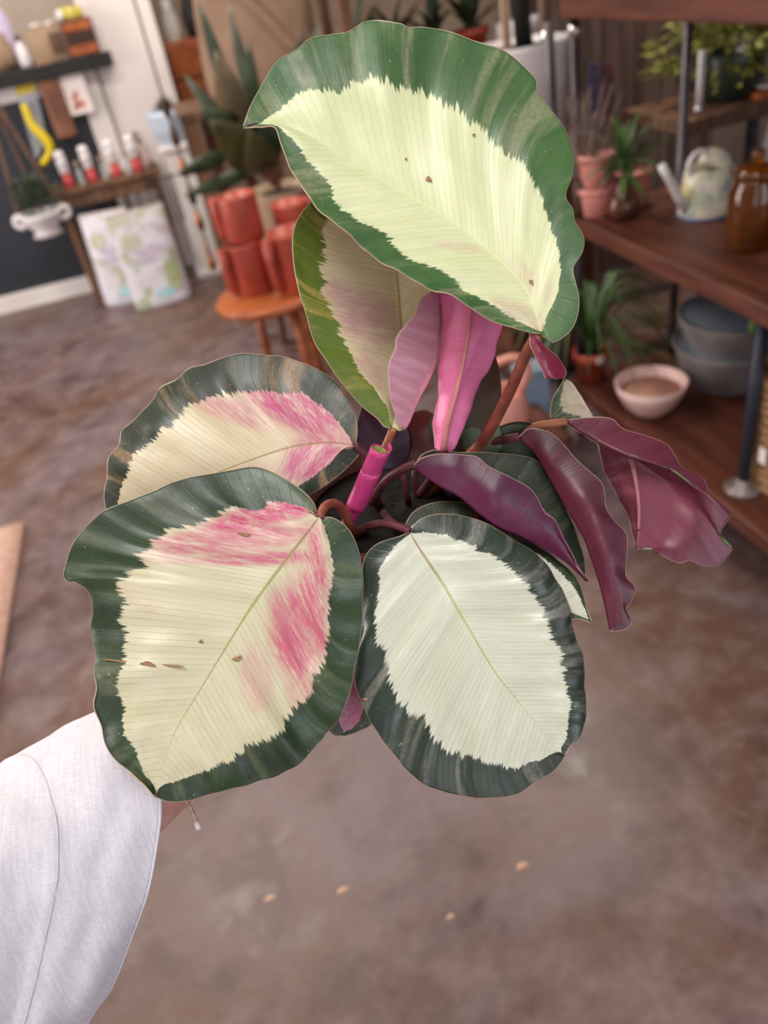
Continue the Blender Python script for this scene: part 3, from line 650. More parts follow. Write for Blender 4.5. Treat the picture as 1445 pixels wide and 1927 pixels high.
for k, (z, l_) in enumerate(((0, 'lower of two big nested grey stoneware bowls on the lower shelf'), (.085, 'upper of two big nested grey stoneware bowls, bluish inside'))):
    v = thing('stoneware_bowl', l_, 'bowl', (p.x+.1+.012*k, p.y+.1, LZ+z), 0, 'nested grey bowls')
    part('bowl', glathe([(.09, 0), (.1, .006), (.135, .06), (.158, .13), (.162, .145), (.152, .145), (.145, .12), (.12, .06), (.08, .022), (.001, .02)], 44), GREYC, v, True)
    part('inside_glaze', glathe([(.151, .143), (.144, .12), (.119, .061), (.079, .0235), (.001, .0215)], 40), mat('blue_grey_glaze', '66707E', '4E5662', .35, 6), v, True)
# woven basket with plant
p = onz(1440, 945, LZ)
v = thing('woven_basket', 'tall woven straw basket behind the blue pipe post on the lower shelf', 'basket', (p.x+.11, p.y+.05, LZ))
BAS = mat('straw', 'A88460', '7E5C3E', .85, 40, (1, 1, 3), .5)
for k in range(13):
    z = .012+k*.0235; r = .088+.012*k/13
    part('coil', gtube([(r*cos(a*pi/16), r*sin(a*pi/16), z+.002*sin(a*3.1)) for a in range(33)], .013, 7, False), BAS, v, True)
part('bottom', glathe([(.09, 0), (.001, .005)], 24), BAS, v)
part('tag', gbox(-.115, -.112, -.035, -.012, .1, .14), mat('paper', ''), v)
bo = Vector((p.x+.11, p.y+.05, LZ+.02))
v = thing('basket_plant', 'leafy green plant growing out of the straw basket', 'plant', bo)
part('pot', glathe([(.05, 0), (.068, .2), (.06, .2), (.05, .17), (.001, .17)], 20), BLACK, v)
tp = onx(1442, 590, bo.x-.06)-bo
for b_, t_, w in (((0, 0, .18), tp, .075), ((0, 0, .18), (.05, .1, .42), .07), ((0, 0, .18), (.1, -.08, .4), .07), ((0, 0, .18), (.0, -.14, .36), .06)):
    t_ = Vector(t_); b0 = Vector(b_); ax = (t_-b0).normalized()
    lf = part('leaf', gblade(t_-ax*.06-Vector((.02, 0, -.01)), t_+Vector((-.02, 0, .02)), w, (-.5, -.6, .6), .01, 8), MLEAF, v, True, solid=.001)
    part('petiole', gtube(sp([b0, (b0+t_)*.5+Vector((0, 0, .02)), t_-ax*.05-Vector((.02, 0, -.01))], 7), .003, 6), MLEAF, lf)
# pink jug on a low crate
p = onz(962, 835, .2)
v = thing('low_crate', 'low dark wooden crate under the salmon pink jug', 'crate', (p.x+.02, p.y+.06, 0))
for k in range(4): part('slat', gbox(-.14+k*.075, -.075+k*.075, -.12, .12, .18, .2), DWOOD, v)
for sy in (-.11, .1): part('side_board', gbox(-.14, .15, sy, sy+.012, .02, .18), DWOOD, v)
for sx in (-.13, .13): part('foot', gbox(sx-.015, sx+.015, -.098, .1, 0, .18), DWOOD, v)
v = thing('pink_jug', 'salmon pink watering jug with arched handle seen between the leaf stems', 'jug', (p.x+.0, p.y+.05, .2))
SAL = mat('salmon_plastic', 'E09A8A', 'D48C7C', .4, 6)
part('body', glathe([(.06, 0), (.07, .008), (.08, .08), (.07, .14), (.05, .16), (.046, .158), (.06, .1), (.001, .02)], 32), SAL, v, True)
part('handle', gtube(sp([(.05, -.02, .15), (.075, -.03, .2), (.07, -.03, .245), (.02, -.02, .26), (-.03, 0, .23), (-.05, 0, .15)], 20), .012, 10), SAL, v, True)
part('spout', gtube([(-.07, 0, .06), (-.12, 0, .13), (-.15, 0, .19)], [.016, .012, .01], 12), SAL, v, True)
p2 = ony(1015, 745, p.y+.12)
v = thing('blue_box', 'small pale blue box behind the salmon pink jug', 'box', (p2.x+.02, p.y+.235, 0))
part('carton', gbox(-.04, .05, -.04, .04, 0, p2.z+.03), mat('pale_blue_card', '8CA2BC', '7A90AA', .6, 6), v, bevel=.003); part('lid', gbox(-.043, .053, -.043, .043, p2.z+.03, p2.z+.045), mat('pale_blue_card', ''), v)

# --- on the floor
v = thing('fringed_rug', 'edge of a pale pink fringed rug at the left on the concrete floor', 'rug', (-1.3, 1.95, 0))
RUG = mat('rug_pile', 'C9A69A', 'B8917F', .95, 60, bump=.5)
x1 = onz(8, 1250, 0).x+1.3
P = [[(-.8+(x1+.8)*i/20, -.32+.95*j/16, .012+.003*mnoise.noise((i*.9, j*.9, 0))) for j in range(17)] for i in range(21)]
part('pile', ggrid(P), RUG, v, True, solid=.02)
random.seed(9)
for i in range(46):
    x = -.8+(x1+.8)*i/45
    part('tassel', gtube(sp([(x, -.32, .012), (x+random.uniform(-.01, .01), -.35, .008), (x+random.uniform(-.02, .02), -.38-random.uniform(0, .03), .004)], 5), [.005, .004, .004, .003, .002], 5), RUG, v)
flk = mat('dry_flake', 'D8B49C', 'B88E76', .8, 40)
for k, (x, y, s, l_) in enumerate(((982, 1630, .012, 'pale flake farthest right on the concrete floor'), (645, 1675, .011, 'dry flake on the floor below the two front leaves'), (508, 1690, .011, 'leftmost dry flake on the concrete floor'), (848, 1725, .008, 'small round dry flake nearest the camera on the floor'))):
    p = onz(x, y, 0)
    g = ([(0, 0, s*.35)]+[(s*cos(a*pi/5)*(1+.3*sin(a*2.3+k)), .6*s*sin(a*pi/5), .0005) for a in range(10)], [(0, 1+a, 1+(a+1) % 10) for a in range(10)]+[tuple(range(10, 0, -1))])
    single('dry_flake', g, flk, l_, 'flake', p, 'dry flakes on the floor')

# ================================================================== the held plant
def leaf_top(key, g1, g2, scar='9C9A7C', scar_sheen_f=.55, c1='DDE2B6', c2='C9D19C', pinkc='C4487C', rib='B7C07A', ribb=None, seed=0., jag=.34, teeth=62., rough=.33, ribw=.035, veins=54., vdark=.66, spec=.5):
    m, nt, b = new_mat('leaf_face_'+key); L = nt.links.new
    at = N(nt, 'ShaderNodeAttribute', attribute_name='lp'); sx = N(nt, 'ShaderNodeSeparateXYZ'); L(at.outputs['Vector'], sx.inputs[0])
    r, v, z = sx.outputs[0], sx.outputs[1], sx.outputs[2]
    pk = N(nt, 'ShaderNodeAttribute', attribute_name='pink').outputs['Fac']
    def nz(kr, kv, det=3., off=0., rgh=.55):
        cb = N(nt, 'ShaderNodeCombineXYZ'); L(mth(nt, 'MULTIPLY', r, kr), cb.inputs[0]); L(mth(nt, 'MULTIPLY_ADD', v, kv, off), cb.inputs[1]); cb.inputs[2].default_value = seed*7.3+off
        n = N(nt, 'ShaderNodeTexNoise', i_Scale=1., i_Detail=det, i_Roughness=rgh); L(cb.outputs[0], n.inputs['Vector']); return n.outputs[0]
    n1 = nz(teeth*.33, 1.6, 2., 1.); n2 = nz(teeth*2.4, 4., 3., 2., .65)
    zj = mth(nt, 'ADD', z, mth(nt, 'MULTIPLY', mth(nt, 'SUBTRACT', n1, .5), jag))
    zj = mth(nt, 'ADD', zj, mth(nt, 'MULTIPLY', mth(nt, 'SUBTRACT', n2, .5), jag*1.15))
    mg = smooth(nt, zj, .975, 1.03)
    st = nz(teeth*.8, 1.2, 4., 3.); st2 = nz(9., 2., 5., 4., .65); st3 = nz(teeth*1.6, 9., 4., 5., .7)
    cream = mixc(nt, mth(nt, 'ADD', smooth(nt, st, .3, .7, 0, .35), smooth(nt, st2, .35, .7, 0, .65)), srgb(c1), srgb(c2))
    # fine vein lines following the lateral veins
    fr = mth(nt, 'FRACT', mth(nt, 'MULTIPLY', mth(nt, 'ADD', r, mth(nt, 'MULTIPLY', st2, .012)), veins))
    ln = smooth(nt, mth(nt, 'ABSOLUTE', mth(nt, 'SUBTRACT', fr, .5)), .02, .09, 1, 0)
    ln = mth(nt, 'MULTIPLY', ln, smooth(nt, nz(23., 3., 2., 9.), .32, .6, .25, 1))
    cream = mixc(nt, mth(nt, 'MULTIPLY', ln, 1-vdark), cream, srgb('6E7A4E'))
    pf = mth(nt, 'MULTIPLY', pk, smooth(nt, mth(nt, 'ADD', mth(nt, 'MULTIPLY', st3, .6), mth(nt, 'MULTIPLY', st2, .4)), .33, .6, .12, 1), clamp=True)
    cream = mixc(nt, pf, cream, srgb(pinkc))
    green = mixc(nt, smooth(nt, st2, .35, .65), srgb(g1), srgb(g2))
    green = mixc(nt, mth(nt, 'MULTIPLY', ln, .12), green, srgb('1E2A1A'))
    sc = nz(17., .5, 5., 6., .6)
    tcx = N(nt, 'ShaderNodeTexCoord'); grit = N(nt, 'ShaderNodeTexNoise', i_Scale=520., i_Detail=3.); L(tcx.outputs['Object'], grit.inputs['Vector'])
    scm = mth(nt, 'MULTIPLY', smooth(nt, sc, .5, .66, 0, scar_sheen_f), smooth(nt, grit.outputs[0], .25, .6, .5, 1))
    green = mixc(nt, scm, green, srgb(scar))  # leaf scars, plus border sheen of the front leaves painted as colour
    green = mixc(nt, smooth(nt, grit.outputs[0], .7, .76, 0, .45), green, srgb('D0D8C8'))
    cream = mixc(nt, smooth(nt, grit.outputs[0], .25, .33, .25, 0), cream, srgb('A4A47C'))
    col = mixc(nt, mg, cream, green)
    rw = mth(nt, 'MULTIPLY_ADD', r, -ribw*.75, ribw)
    rm = smooth(nt, mth(nt, 'DIVIDE', z, rw), .6, 1.15, 1, 0)
    rc = mixc(nt, smooth(nt, r, 0., .5), srgb(ribb or rib), srgb(rib))
    col = mixc(nt, mth(nt, 'MULTIPLY', rm, .85), col, rc)
    col = mixc(nt, smooth(nt, N(nt, 'ShaderNodeAttribute', attribute_name='edge').outputs['Fac'], .6, 2.6, .75, 0), col, srgb('C9AE94'))
    L(col, b.inputs['Base Color'])
    rg = mth(nt, 'ADD', smooth(nt, st2, .3, .7, rough-.06, rough+.14), mth(nt, 'MULTIPLY', grit.outputs[0], .08))
    L(rg, b.inputs['Roughness']); b.inputs['Specular IOR Level'].default_value = spec
    hh = mth(nt, 'ADD', mth(nt, 'MULTIPLY', ln, -.3), mth(nt, 'ADD', mth(nt, 'MULTIPLY', st, .35), mth(nt, 'MULTIPLY', rm, -1.)))
    bp = N(nt, 'ShaderNodeBump', i_Strength=.22, i_Distance=.0008); L(hh, bp.inputs['Height']); L(bp.outputs[0], b.inputs['Normal'])
    return m
def leaf_under(key, a, bcol, seed=0., veins=30., rough=.38):
    """underside: a = colour behind the pale middle, bcol = colour behind the green border"""
    m, nt, b = new_mat('leaf_back_'+key); L = nt.links.new
    at = N(nt, 'ShaderNodeAttribute', attribute_name='lp'); sx = N(nt, 'ShaderNodeSeparateXYZ'); L(at.outputs['Vector'], sx.inputs[0])
    r, v, z = sx.outputs
    cb = N(nt, 'ShaderNodeCombineXYZ'); L(mth(nt, 'MULTIPLY', r, 45.), cb.inputs[0]); L(mth(nt, 'MULTIPLY', v, 2.), cb.inputs[1]); cb.inputs[2].default_value = seed
    n = N(nt, 'ShaderNodeTexNoise', i_Scale=1., i_Detail=4.); L(cb.outputs[0], n.inputs['Vector'])
    zj = mth(nt, 'ADD', z, mth(nt, 'MULTIPLY', mth(nt, 'SUBTRACT', n.outputs[0], .5), .5))
    col = mixc(nt, smooth(nt, zj, .9, 1.12), srgb(a), srgb(bcol))
    fr = mth(nt, 'FRACT', mth(nt, 'MULTIPLY', r, veins)); ln = smooth(nt, mth(nt, 'ABSOLUTE', mth(nt, 'SUBTRACT', fr, .5)), .03, .12, 1, 0)
    col = mixc(nt, mth(nt, 'MULTIPLY', ln, .1), col, tuple(c*.6 for c in srgb(bcol)[:3])+(1,))
    col = mixc(nt, smooth(nt, n.outputs[0], .3, .75, 0, .3), col, tuple(min(1, c*1.5) for c in srgb(a)[:3])+(1,))
    col = mixc(nt, smooth(nt, N(nt, 'ShaderNodeAttribute', attribute_name='edge').outputs['Fac'], .6, 2.6, .8, 0), col, srgb('D8B4A8'))
    L(col, b.inputs['Base Color']); b.inputs['Roughness'].default_value = rough
    bp = N(nt, 'ShaderNodeBump', i_Strength=.2, i_Distance=.0008); L(mth(nt, 'ADD', n.outputs[0], mth(nt, 'MULTIPLY', ln, .15)), bp.inputs['Height']); L(bp.outputs[0], b.inputs['Normal'])
    return m
RIM = mat('leaf_rim', 'D8B8A4', 'C49A88', .5, 200)
RIMG = mat('leaf_rim_green', 'A8B070', 'C4A890', .5, 200)

def arc(pts):
    d = [0.]
    for a, b in zip(pts[:-1], pts[1:]): d.append(d[-1]+(Vector(b)-Vector(a)).length)
    return [x/d[-1] for x in d]
def samp(pts, ss, t):
    import bisect
    k = min(max(bisect.bisect_right(ss, t)-1, 0), len(pts)-2)
    u = (t-ss[k])/max(ss[k+1]-ss[k], 1e-9); a, b = pts[k], pts[k+1]
    return a[0]+(b[0]-a[0])*u, a[1]+(b[1]-a[1])*u
def lerpl(vals, t):
    x = t*(len(vals)-1); k = min(int(x), len(vals)-2); u = x-k; u = u*u*(3-2*u)*.5+u*.5
    return vals[k]+(vals[k+1]-vals[k])*u
def crop(ox, oy, sc): return lambda L: [(ox+x/sc, oy+y/sc) for x, y in L]

PLO = up(735, 928, .50)          # rim centre of the pot
POTH = .115
PB = PLO-Vector((0, 0, POTH))
plant = thing('potted_plant', 'rose-painted plant with cream, pink and green leaves held up in a terracotta pot', 'plant', PB)

def leaf(rails, top, under, rim, rows=150, sub=12, pink=(), top_to_cam=True, ref_col=.5, pleat=(.0009, 9.), seed=0., label=None, thick=.0006, wob=.0015, vee=True, spots=(), tipg=.94):
    """rails: (pixel polyline, depths along it, gamma, zone, v); surface lofted across them"""
    RS = []
    for pl, dp, gm, zn, v in rails:
        dense = [tuple(q) for q in sp([(x, y, 0) for x, y in pl], max(60, len(pl)*8))]
        dense = [(q[0], q[1]) for q in dense]
        RS.append((dense, arc([(x, y, 0) for x, y in dense]), dp, gm, zn, v))
    nr = len(RS); cols = []
    for k in range(nr-1):
        for j in range(sub): cols.append((k, j/sub))
    cols.append((nr-2, 1.))
    P, A, PX, eg = [], [], [], []
    for i in range(rows):
        r = i/(rows-1); ctrl = []
        for dense, ss, dp, gm, zn, v in RS:
            t = r**gm; x, y = samp(dense, ss, t); ctrl.append((up(x, y, lerpl(dp, t)), x, y))
        row, ra, rp = [], [], []
        for k, u in cols:
            a, b, c, d = ctrl[max(k-1, 0)][0], ctrl[k][0], ctrl[k+1][0], ctrl[min(k+2, nr-1)][0]
            if vee and RS[k][4] == 0: a = b*2-c
            if vee and RS[k+1][4] == 0: d = c*2-b
            cr_ = .5*((2*b)+(c-a)*u+(2*a-5*b+4*c-d)*u*u+(3*b-a-3*c+d)*u**3); f_ = min(1., r/.14, (1-r)/.07); row.append(b.lerp(c, u).lerp(cr_, f_*f_*(3-2*f_)))
            z = RS[k][4]*(1-u)+RS[k+1][4]*u; vv = RS[k][5]*(1-u)+RS[k+1][5]*u
            z += max(0., (r-tipg)/(1-tipg))**1.5*1.4
            eg.append(min((Vector(ctrl[0][1:])-Vector((ctrl[k][1]*(1-u)+ctrl[k+1][1]*u, ctrl[k][2]*(1-u)+ctrl[k+1][2]*u))).length if k == 0 else 99., (Vector(ctrl[-1][1:])-Vector((ctrl[k][1]*(1-u)+ctrl[k+1][1]*u, ctrl[k][2]*(1-u)+ctrl[k+1][2]*u))).length if k == nr-2 else 99.))
            ra.append((r, vv, z)); rp.append((ctrl[k][1]*(1-u)+ctrl[k+1][1]*u, ctrl[k][2]*(1-u)+ctrl[k+1][2]*u))
        P.append(row); A.append(ra); PX.append(rp)
    nc = len(cols); amp, fq = pleat
    Q = []
    for i in range(rows):
        row = []
        for j in range(nc):
            du = P[min(i+1, rows-1)][j]-P[max(i-1, 0)][j]; dv = P[i][min(j+1, nc-1)]-P[i][max(j-1, 0)]
            n = du.cross(dv)
            if n.length < 1e-12: row.append(P[i][j]); continue
            n.normalize(); r, vv, z = A[i][j]
            w = min(1, abs(z)/.8)*sin(pi*min(1, max(0, r*.97+.02)))**.6
            s = sin(2*pi*fq*.55*r+seed+2*vv)*(.6+.8*mnoise.noise((r*3, seed, vv)))+.25*sin(2*pi*fq*1.3*r+seed*2+vv)
            row.append(P[i][j]+n*(amp*s*w+wob*w*mnoise.noise((r*4+seed, vv*1.5, seed*3))))
        Q.append(row)
    j0 = int(ref_col*(nc-1)); i0 = rows//2
    n = (Q[i0+2][j0]-Q[i0-2][j0]).cross(Q[i0][min(j0+1, nc-1)]-Q[i0][max(j0-1, 0)])
    facing = n.dot(FW) < 0
    V, Fc = ggrid(Q)     # face normal of (i,j)->(i,j+1)->(i+1,j+1): dv x du = -n
    if facing == top_to_cam: Fc = [f[::-1] for f in Fc]
    V = [tuple(Vector(q)-PB) for q in V]
    o = part('leaf', (V, Fc), top, plant, True)
    me = o.data; me.materials.append(under); me.materials.append(rim)
    at = me.attributes.new('lp', 'FLOAT_VECTOR', 'POINT'); at.data.foreach_set('vector', [c for ra in A for t in ra for c in t])
    ea = me.attributes.new('edge', 'FLOAT', 'POINT'); ea.data.foreach_set('value', eg)
    pv = []
    for rp in PX:
        for x, y in rp:
            s = 0.
            for cx, cy, rx, ry, ang, stg in pink:
                dx, dy = x-cx, y-cy; ca, sa = cos(radians(ang)), sin(radians(ang))
                e = ((dx*ca+dy*sa)/rx)**2+((-dx*sa+dy*ca)/ry)**2
                if e < 1.6: s = max(s, stg*max(0, 1-max(0, e-.35)/1.2))
            pv.append(s)
    pa = me.attributes.new('pink', 'FLOAT', 'POINT'); pa.data.foreach_set('value', pv)
    sd = o.modifiers.new('thickness', 'SOLIDIFY'); sd.thickness = thick; sd.offset = -1; sd.material_offset = 1; sd.material_offset_rim = 2
    if label: o['label'] = label
    for x, y, ln_, wd_, an_ in spots:
        bi = min(((PX[i][j][0]-x)**2+(PX[i][j][1]-y)**2, i, j) for i in range(4, rows-4) for j in range(nc))
        c = Q[bi[1]][bi[2]]; cc = CP+(c-CP)*.9975; k_ = (cc-CP).dot(FW)/F; ca, sa = cos(radians(an_)), sin(radians(an_))
        vs = [tuple(cc+(IR*(ca*ln_*cos(t)-sa*wd_*sin(t))-IU*(sa*ln_*cos(t)+ca*wd_*sin(t)))*(k_*(1+.25*sin(3*t+x)))-PB) for t in [a*pi/6 for a in range(12)]]
        part('brown_blemish', (vs+[tuple(Vector(q_)+FW*.0006) for q_ in vs], [tuple(range(12)), tuple(range(23, 11, -1))]+[(a, 12+a, 12+(a+1) % 12, (a+1) % 12) for a in range(12)]), mat('blemish_brown', '8E6848', 'A8825C', .6, 900), o)
    return o
PET = mat('petiole_red', '96543F', '7A3A34', .4, 80); PETD = mat('petiole_dark', '64303A', '4A2228', .4, 80); PETO = mat('petiole_tan', 'B4744E', '9A5C44', .4, 80)
def petiole(o, pts, r0, r1, m, name='petiole'):
    q = [up(*p)-PB for p in pts]; k = 18
    part(name, gtube(sp(q, k), [r0+(r1-r0)*i/(k-1) for i in range(k)], 12), m, o, True)

A_ = crop(430, 20, 2.0643); B_ = crop(100, 640, 2.1403); C_ = crop(600, 920, 2.6759); D_ = crop(760, 740, 2.2578); E_ = crop(540, 520, 2.5804)
UPURP = leaf_under('purple', '5E2638', '4A1E2E'); UDARK = leaf_under('darkpurple', '5C1E40', '481A34', 2.)

# ---- pot, soil
part('pot', glathe([(.046, 0), (.05, .003), (.059, .085), (.064, .085), (.066, .09), (.066, POTH), (.06, POTH), (.056, .09), (.001, .088)], 48), mat('pot_terracotta', '6A3424', '54281C', .6, 20, bump=.05), plant, True)
part('soil', glathe([(.058, .102), (.03, .107), (.001, .105)], 32), SOIL, plant, True)

# ---- leaf 1: the tall one at the top
l1 = leaf([
    (A_([(1212, 1258), (1160, 1248), (1060, 1215), (960, 1170), (850, 1100), (780, 1073), (700, 1030), (600, 970), (500, 895), (400, 820), (340, 760), (290, 690), (245, 620), (205, 520), (178, 455), (120, 452), (58, 455)]), [.405, .398, .392, .392, .396, .40, .403], .85, 1.9, -1),
    (A_([(1212, 1250), (1140, 1215), (1040, 1160), (920, 1088), (820, 1015), (700, 950), (610, 870), (470, 790), (400, 700), (365, 640), (300, 575), (250, 510), (190, 452), (130, 442), (60, 453)]), [.405, .402, .40, .40, .402, .402, .403], 1., 1., -.6),
    (A_([(1212, 1250), (1180, 1140), (1130, 1050), (1030, 950), (905, 850), (780, 765), (650, 690), (560, 640), (420, 550), (300, 480), (200, 440), (110, 438), (58, 452)]), [.406, .409, .411, .411, .409, .406, .403], 1.45, 0., 0),
    (A_([(1214, 1250), (1240, 1180), (1280, 1090), (1285, 960), (1255, 850), (1215, 740), (1165, 625), (1130, 560), (1060, 540), (1020, 480), (950, 440), (890, 385), (810, 340), (720, 300), (600, 280), (490, 290), (400, 320), (300, 320), (200, 375), (120, 430), (60, 450)]), [.406, .406, .407, .409, .411, .409, .403], .8, 1., .6),
    (A_([(1216, 1262), (1228, 1287), (1265, 1290), (1320, 1255), (1352, 1200), (1362, 1120), (1340, 1020), (1345, 990), (1375, 940), (1378, 880), (1345, 820), (1338, 770), (1310, 720), (1335, 640), (1338, 560), (1310, 470), (1260, 390), (1200, 310), (1190, 260), (1120, 190), (1030, 140), (940, 110), (840, 72), (760, 68), (700, 75), (660, 58), (535, 52), (450, 95), (325, 115), (260, 160), (195, 190), (150, 250), (110, 320), (80, 380), (55, 450)]), [.406, .404, .408, .414, .418, .418, .414, .408, .403], .72, 2., 1),
], leaf_top('top', '4C7040', '385A30', seed=1., c1='DFE3BA', c2='CDD4A2', rib='DDE5A6', ribw=.02, scar_sheen_f=.6, vdark=.8), UPURP, RIM, rows=190, wob=.004, pleat=(.0014, 10), seed=.7,
    pink=[(985, 600, 60, 26, 30, .32), (865, 465, 40, 10, 8, .28), (1000, 530, 60, 20, 40, .18)], ref_col=.35, spots=[(812, 333, 6, 4, 30), (1000, 533, 5, 3, 60), (895, 258, 3, 2, 0), (765, 300, 2, 2, 0)], label='tall top leaf, cream in the middle with wide green border')
petiole(l1, [(1012, 628, .4075), (992, 660, .415), (960, 735, .435), (918, 815, .46), (890, 850, .475), (800, 930, .505)], .0028, .0038, PET)
lobe = leaf([
    ([(996, 628), (1000, 655), (1014, 685), (1022, 700), (1026, 713)], [.4075, .405, .401, .397, .395], 1., 1.5, -1),
    ([(1002, 630), (1014, 655), (1030, 682), (1042, 713)], [.4065, .401, .396, .393], 1., .5, 0.),
    ([(1008, 634), (1024, 652), (1044, 668), (1056, 684), (1065, 701), (1059, 713)], [.4055, .404, .402, .4, .397], 1., 1.5, 1),
], leaf_top('lobe_top', '3C5438', '2C3E2C', seed=20.), leaf_under('lobe', '6E1F38', '6E1F38'), RIM, rows=30, top_to_cam=False, pleat=(.0002, 3), wob=.0005, label='dark red folded-under base of the tall top leaf')
petiole(lobe, [(1000, 632, .4072), (1004, 640, .4065), (1010, 652, .4045)], .0012, .0006, PETD)

# ---- leaf 2: folded one behind
l2 = leaf([
    ([(735, 805), (722, 803), (710, 788), (680, 763), (640, 716), (615, 680), (590, 640), (575, 590), (562, 550), (552, 490), (551, 440), (562, 408), (585, 380), (630, 345), (690, 325)], [.452, .449, .448, .45, .452, .455], .9, 1.9, -1),
    ([(737, 803), (731, 775), (724, 758), (700, 728), (680, 700), (650, 650), (630, 600), (612, 560), (605, 525), (607, 490), (610, 450), (618, 420), (640, 370), (692, 326)], [.453, .453, .454, .456, .457, .457], 1., 1., -.6),
    ([(738, 804), (750, 740), (757, 680), (757, 640), (752, 560), (748, 520), (742, 440), (725, 370), (695, 327)], [.455, .462, .466, .466, .462, .458], 1.25, 0, 0),
    ([(745, 806), (765, 803), (790, 742), (815, 690), (826, 630), (826, 570), (818, 510), (800, 430), (750, 360), (698, 328)], [.455, .455, .456, .458, .459, .459], 1., .95, .6),
    ([(745, 806), (755, 810), (743, 782), (732, 742), (728, 702), (732, 678), (743, 655), (746, 635), (765, 610), (780, 590), (792, 562), (812, 545), (815, 500), (790, 420), (740, 355), (700, 330)], [.454, .443, .437, .437, .441, .45, .457], .9, 1.9, 1),
], leaf_top('behind', '66782A', '546620', scar='C8A860', seed=2., c1='D8CDA8', c2='C6B48C', pinkc='A85A84', rib='A8904A', scar_sheen_f=.5), leaf_under('mauve', 'F0A6B8', 'B87E8E', 3., rough=.45), RIMG, rows=130, seed=1.7,
    pink=[(690, 600, 70, 50, 35, .55), (700, 690, 40, 60, 20, .35), (660, 560, 60, 24, 30, .5)], ref_col=.2, pleat=(.0005, 7), label='folded leaf behind the top leaf, its pink back turned forward')
petiole(l2, [(740, 805, .455), (728, 835, .462), (706, 880, .475), (700, 930, .495), (715, 950, .51)], .0024, .003, PETO)

# ---- leaf 3: bright pink rolled leaf
l3 = leaf([
    ([(833, 852), (855, 830), (875, 760), (900, 680), (915, 600), (915, 530), (885, 470)], [.468, .475, .476, .47, .46], 1., 1.6, -1.2),
    ([(833, 852), (852, 845), (870, 806), (894, 744), (921, 688), (947, 612), (955, 560), (930, 490)], [.465, .463, .46, .455, .45, .448], 1., 1., -.8),
    ([(831, 852), (846, 800), (868, 735), (892, 675), (912, 612), (915, 560), (900, 480)], [.462, .455, .449, .444, .443, .445], 1., .5, -.4),
    ([(830, 851), (842, 791), (858, 737), (874, 675), (884, 613), (888, 560), (880, 480)], [.461, .452, .446, .442, .441, .444], 1., 0, 0),
    ([(828, 850), (832, 800), (843, 740), (852, 680), (856, 620), (857, 560), (858, 480)], [.461, .454, .449, .446, .445, .447], 1., .5, .4),
    ([(822, 846), (824, 775), (829, 696), (831, 636), (829, 560), (832, 490)], [.463, .459, .455, .452, .452], 1., 1., .8),
    ([(818, 844), (817, 800), (823, 750), (838, 690), (848, 630), (850, 560), (850, 500)], [.464, .466, .468, .468, .462], 1., 1.6, 1.2),
], leaf_top('inner', '4C6A34', '3A5428', seed=3.), leaf_under('hotpink', 'F07EAE', 'E468A2', 5., 22, .4), RIM, rows=90, top_to_cam=False, seed=2.2, pleat=(.0008, 8), wob=.002, label='bright pink rolled young leaf in the centre')
petiole(l3, [(833, 852, .4615), (842, 795, .452), (858, 737, .4455), (873, 675, .4415), (884, 613, .4405), (888, 560, .4405)], .002, .0008, mat('rib_pink', 'D88A88', 'C87A7C', .4, 80), 'midrib')
petiole(l3, [(834, 848, .4625), (826, 880, .478), (790, 930, .505)], .0028, .003, PETD)

# ---- leaf 4: left, upper
l4 = leaf([
    (B_([(1222, 432), (1236, 455), (1190, 510), (1120, 570), (1050, 615), (1000, 640), (850, 740), (600, 800), (400, 800), (280, 770), (225, 720)]), [.462, .46, .455, .455, .457], .85, 1.9, -1),
    (B_([(1212, 432), (1150, 450), (1120, 490), (1070, 530), (1010, 575), (980, 592), (800, 690), (600, 740), (400, 755), (300, 740), (230, 715)]), [.461, .459, .457, .456, .457], .95, 1., -.6),
    (B_([(1215, 427), (1150, 415), (1080, 415), (980, 427), (880, 455), (780, 490), (700, 520), (600, 560), (480, 605), (360, 655), (225, 715)]), [.46, .462, .461, .459, .457], 1.45, 0., 0),
    (B_([(1210, 424), (1190, 390), (1130, 310), (1070, 260), (990, 215), (900, 215), (840, 205), (760, 210), (690, 215), (600, 245), (520, 280), (480, 330), (410, 390), (340, 450), (310, 500), (285, 570), (262, 640), (225, 710)]), [.46, .463, .466, .464, .458, .457], .85, 1., .6),
    (B_([(1220, 420), (1226, 350), (1205, 270), (1150, 180), (1080, 125), (1000, 90), (920, 65), (850, 57), (770, 52), (710, 62), (620, 95), (550, 110), (500, 150), (430, 190), (400, 240), (330, 310), (275, 360), (265, 420), (225, 480), (215, 560), (205, 630), (220, 710)]), [.46, .465, .472, .472, .466, .458], .78, 2., 1),
], leaf_top('left_upper', '2C382A', '222C22', scar='A88660', scar_sheen_f=.6, seed=4., c1='DCCFB0', c2='CDBE98', pinkc='BE4A80', rib='A08A50', ribb='8A6044', rough=.32, ribw=.025), UPURP, RIM, seed=3.1,
    pink=[(560, 770, 130, 42, 28, .95), (610, 800, 70, 50, 35, .8), (590, 865, 70, 45, -25, .95), (440, 775, 90, 22, 20, .6), (520, 890, 70, 20, 0, .4)], ref_col=.8, pleat=(.001, 9), label='left upper leaf, cream flushed pink toward its base with dark border')
petiole(l4, [(668, 838, .4605), (688, 860, .465), (692, 900, .48), (712, 950, .505)], .0024, .003, PETD)

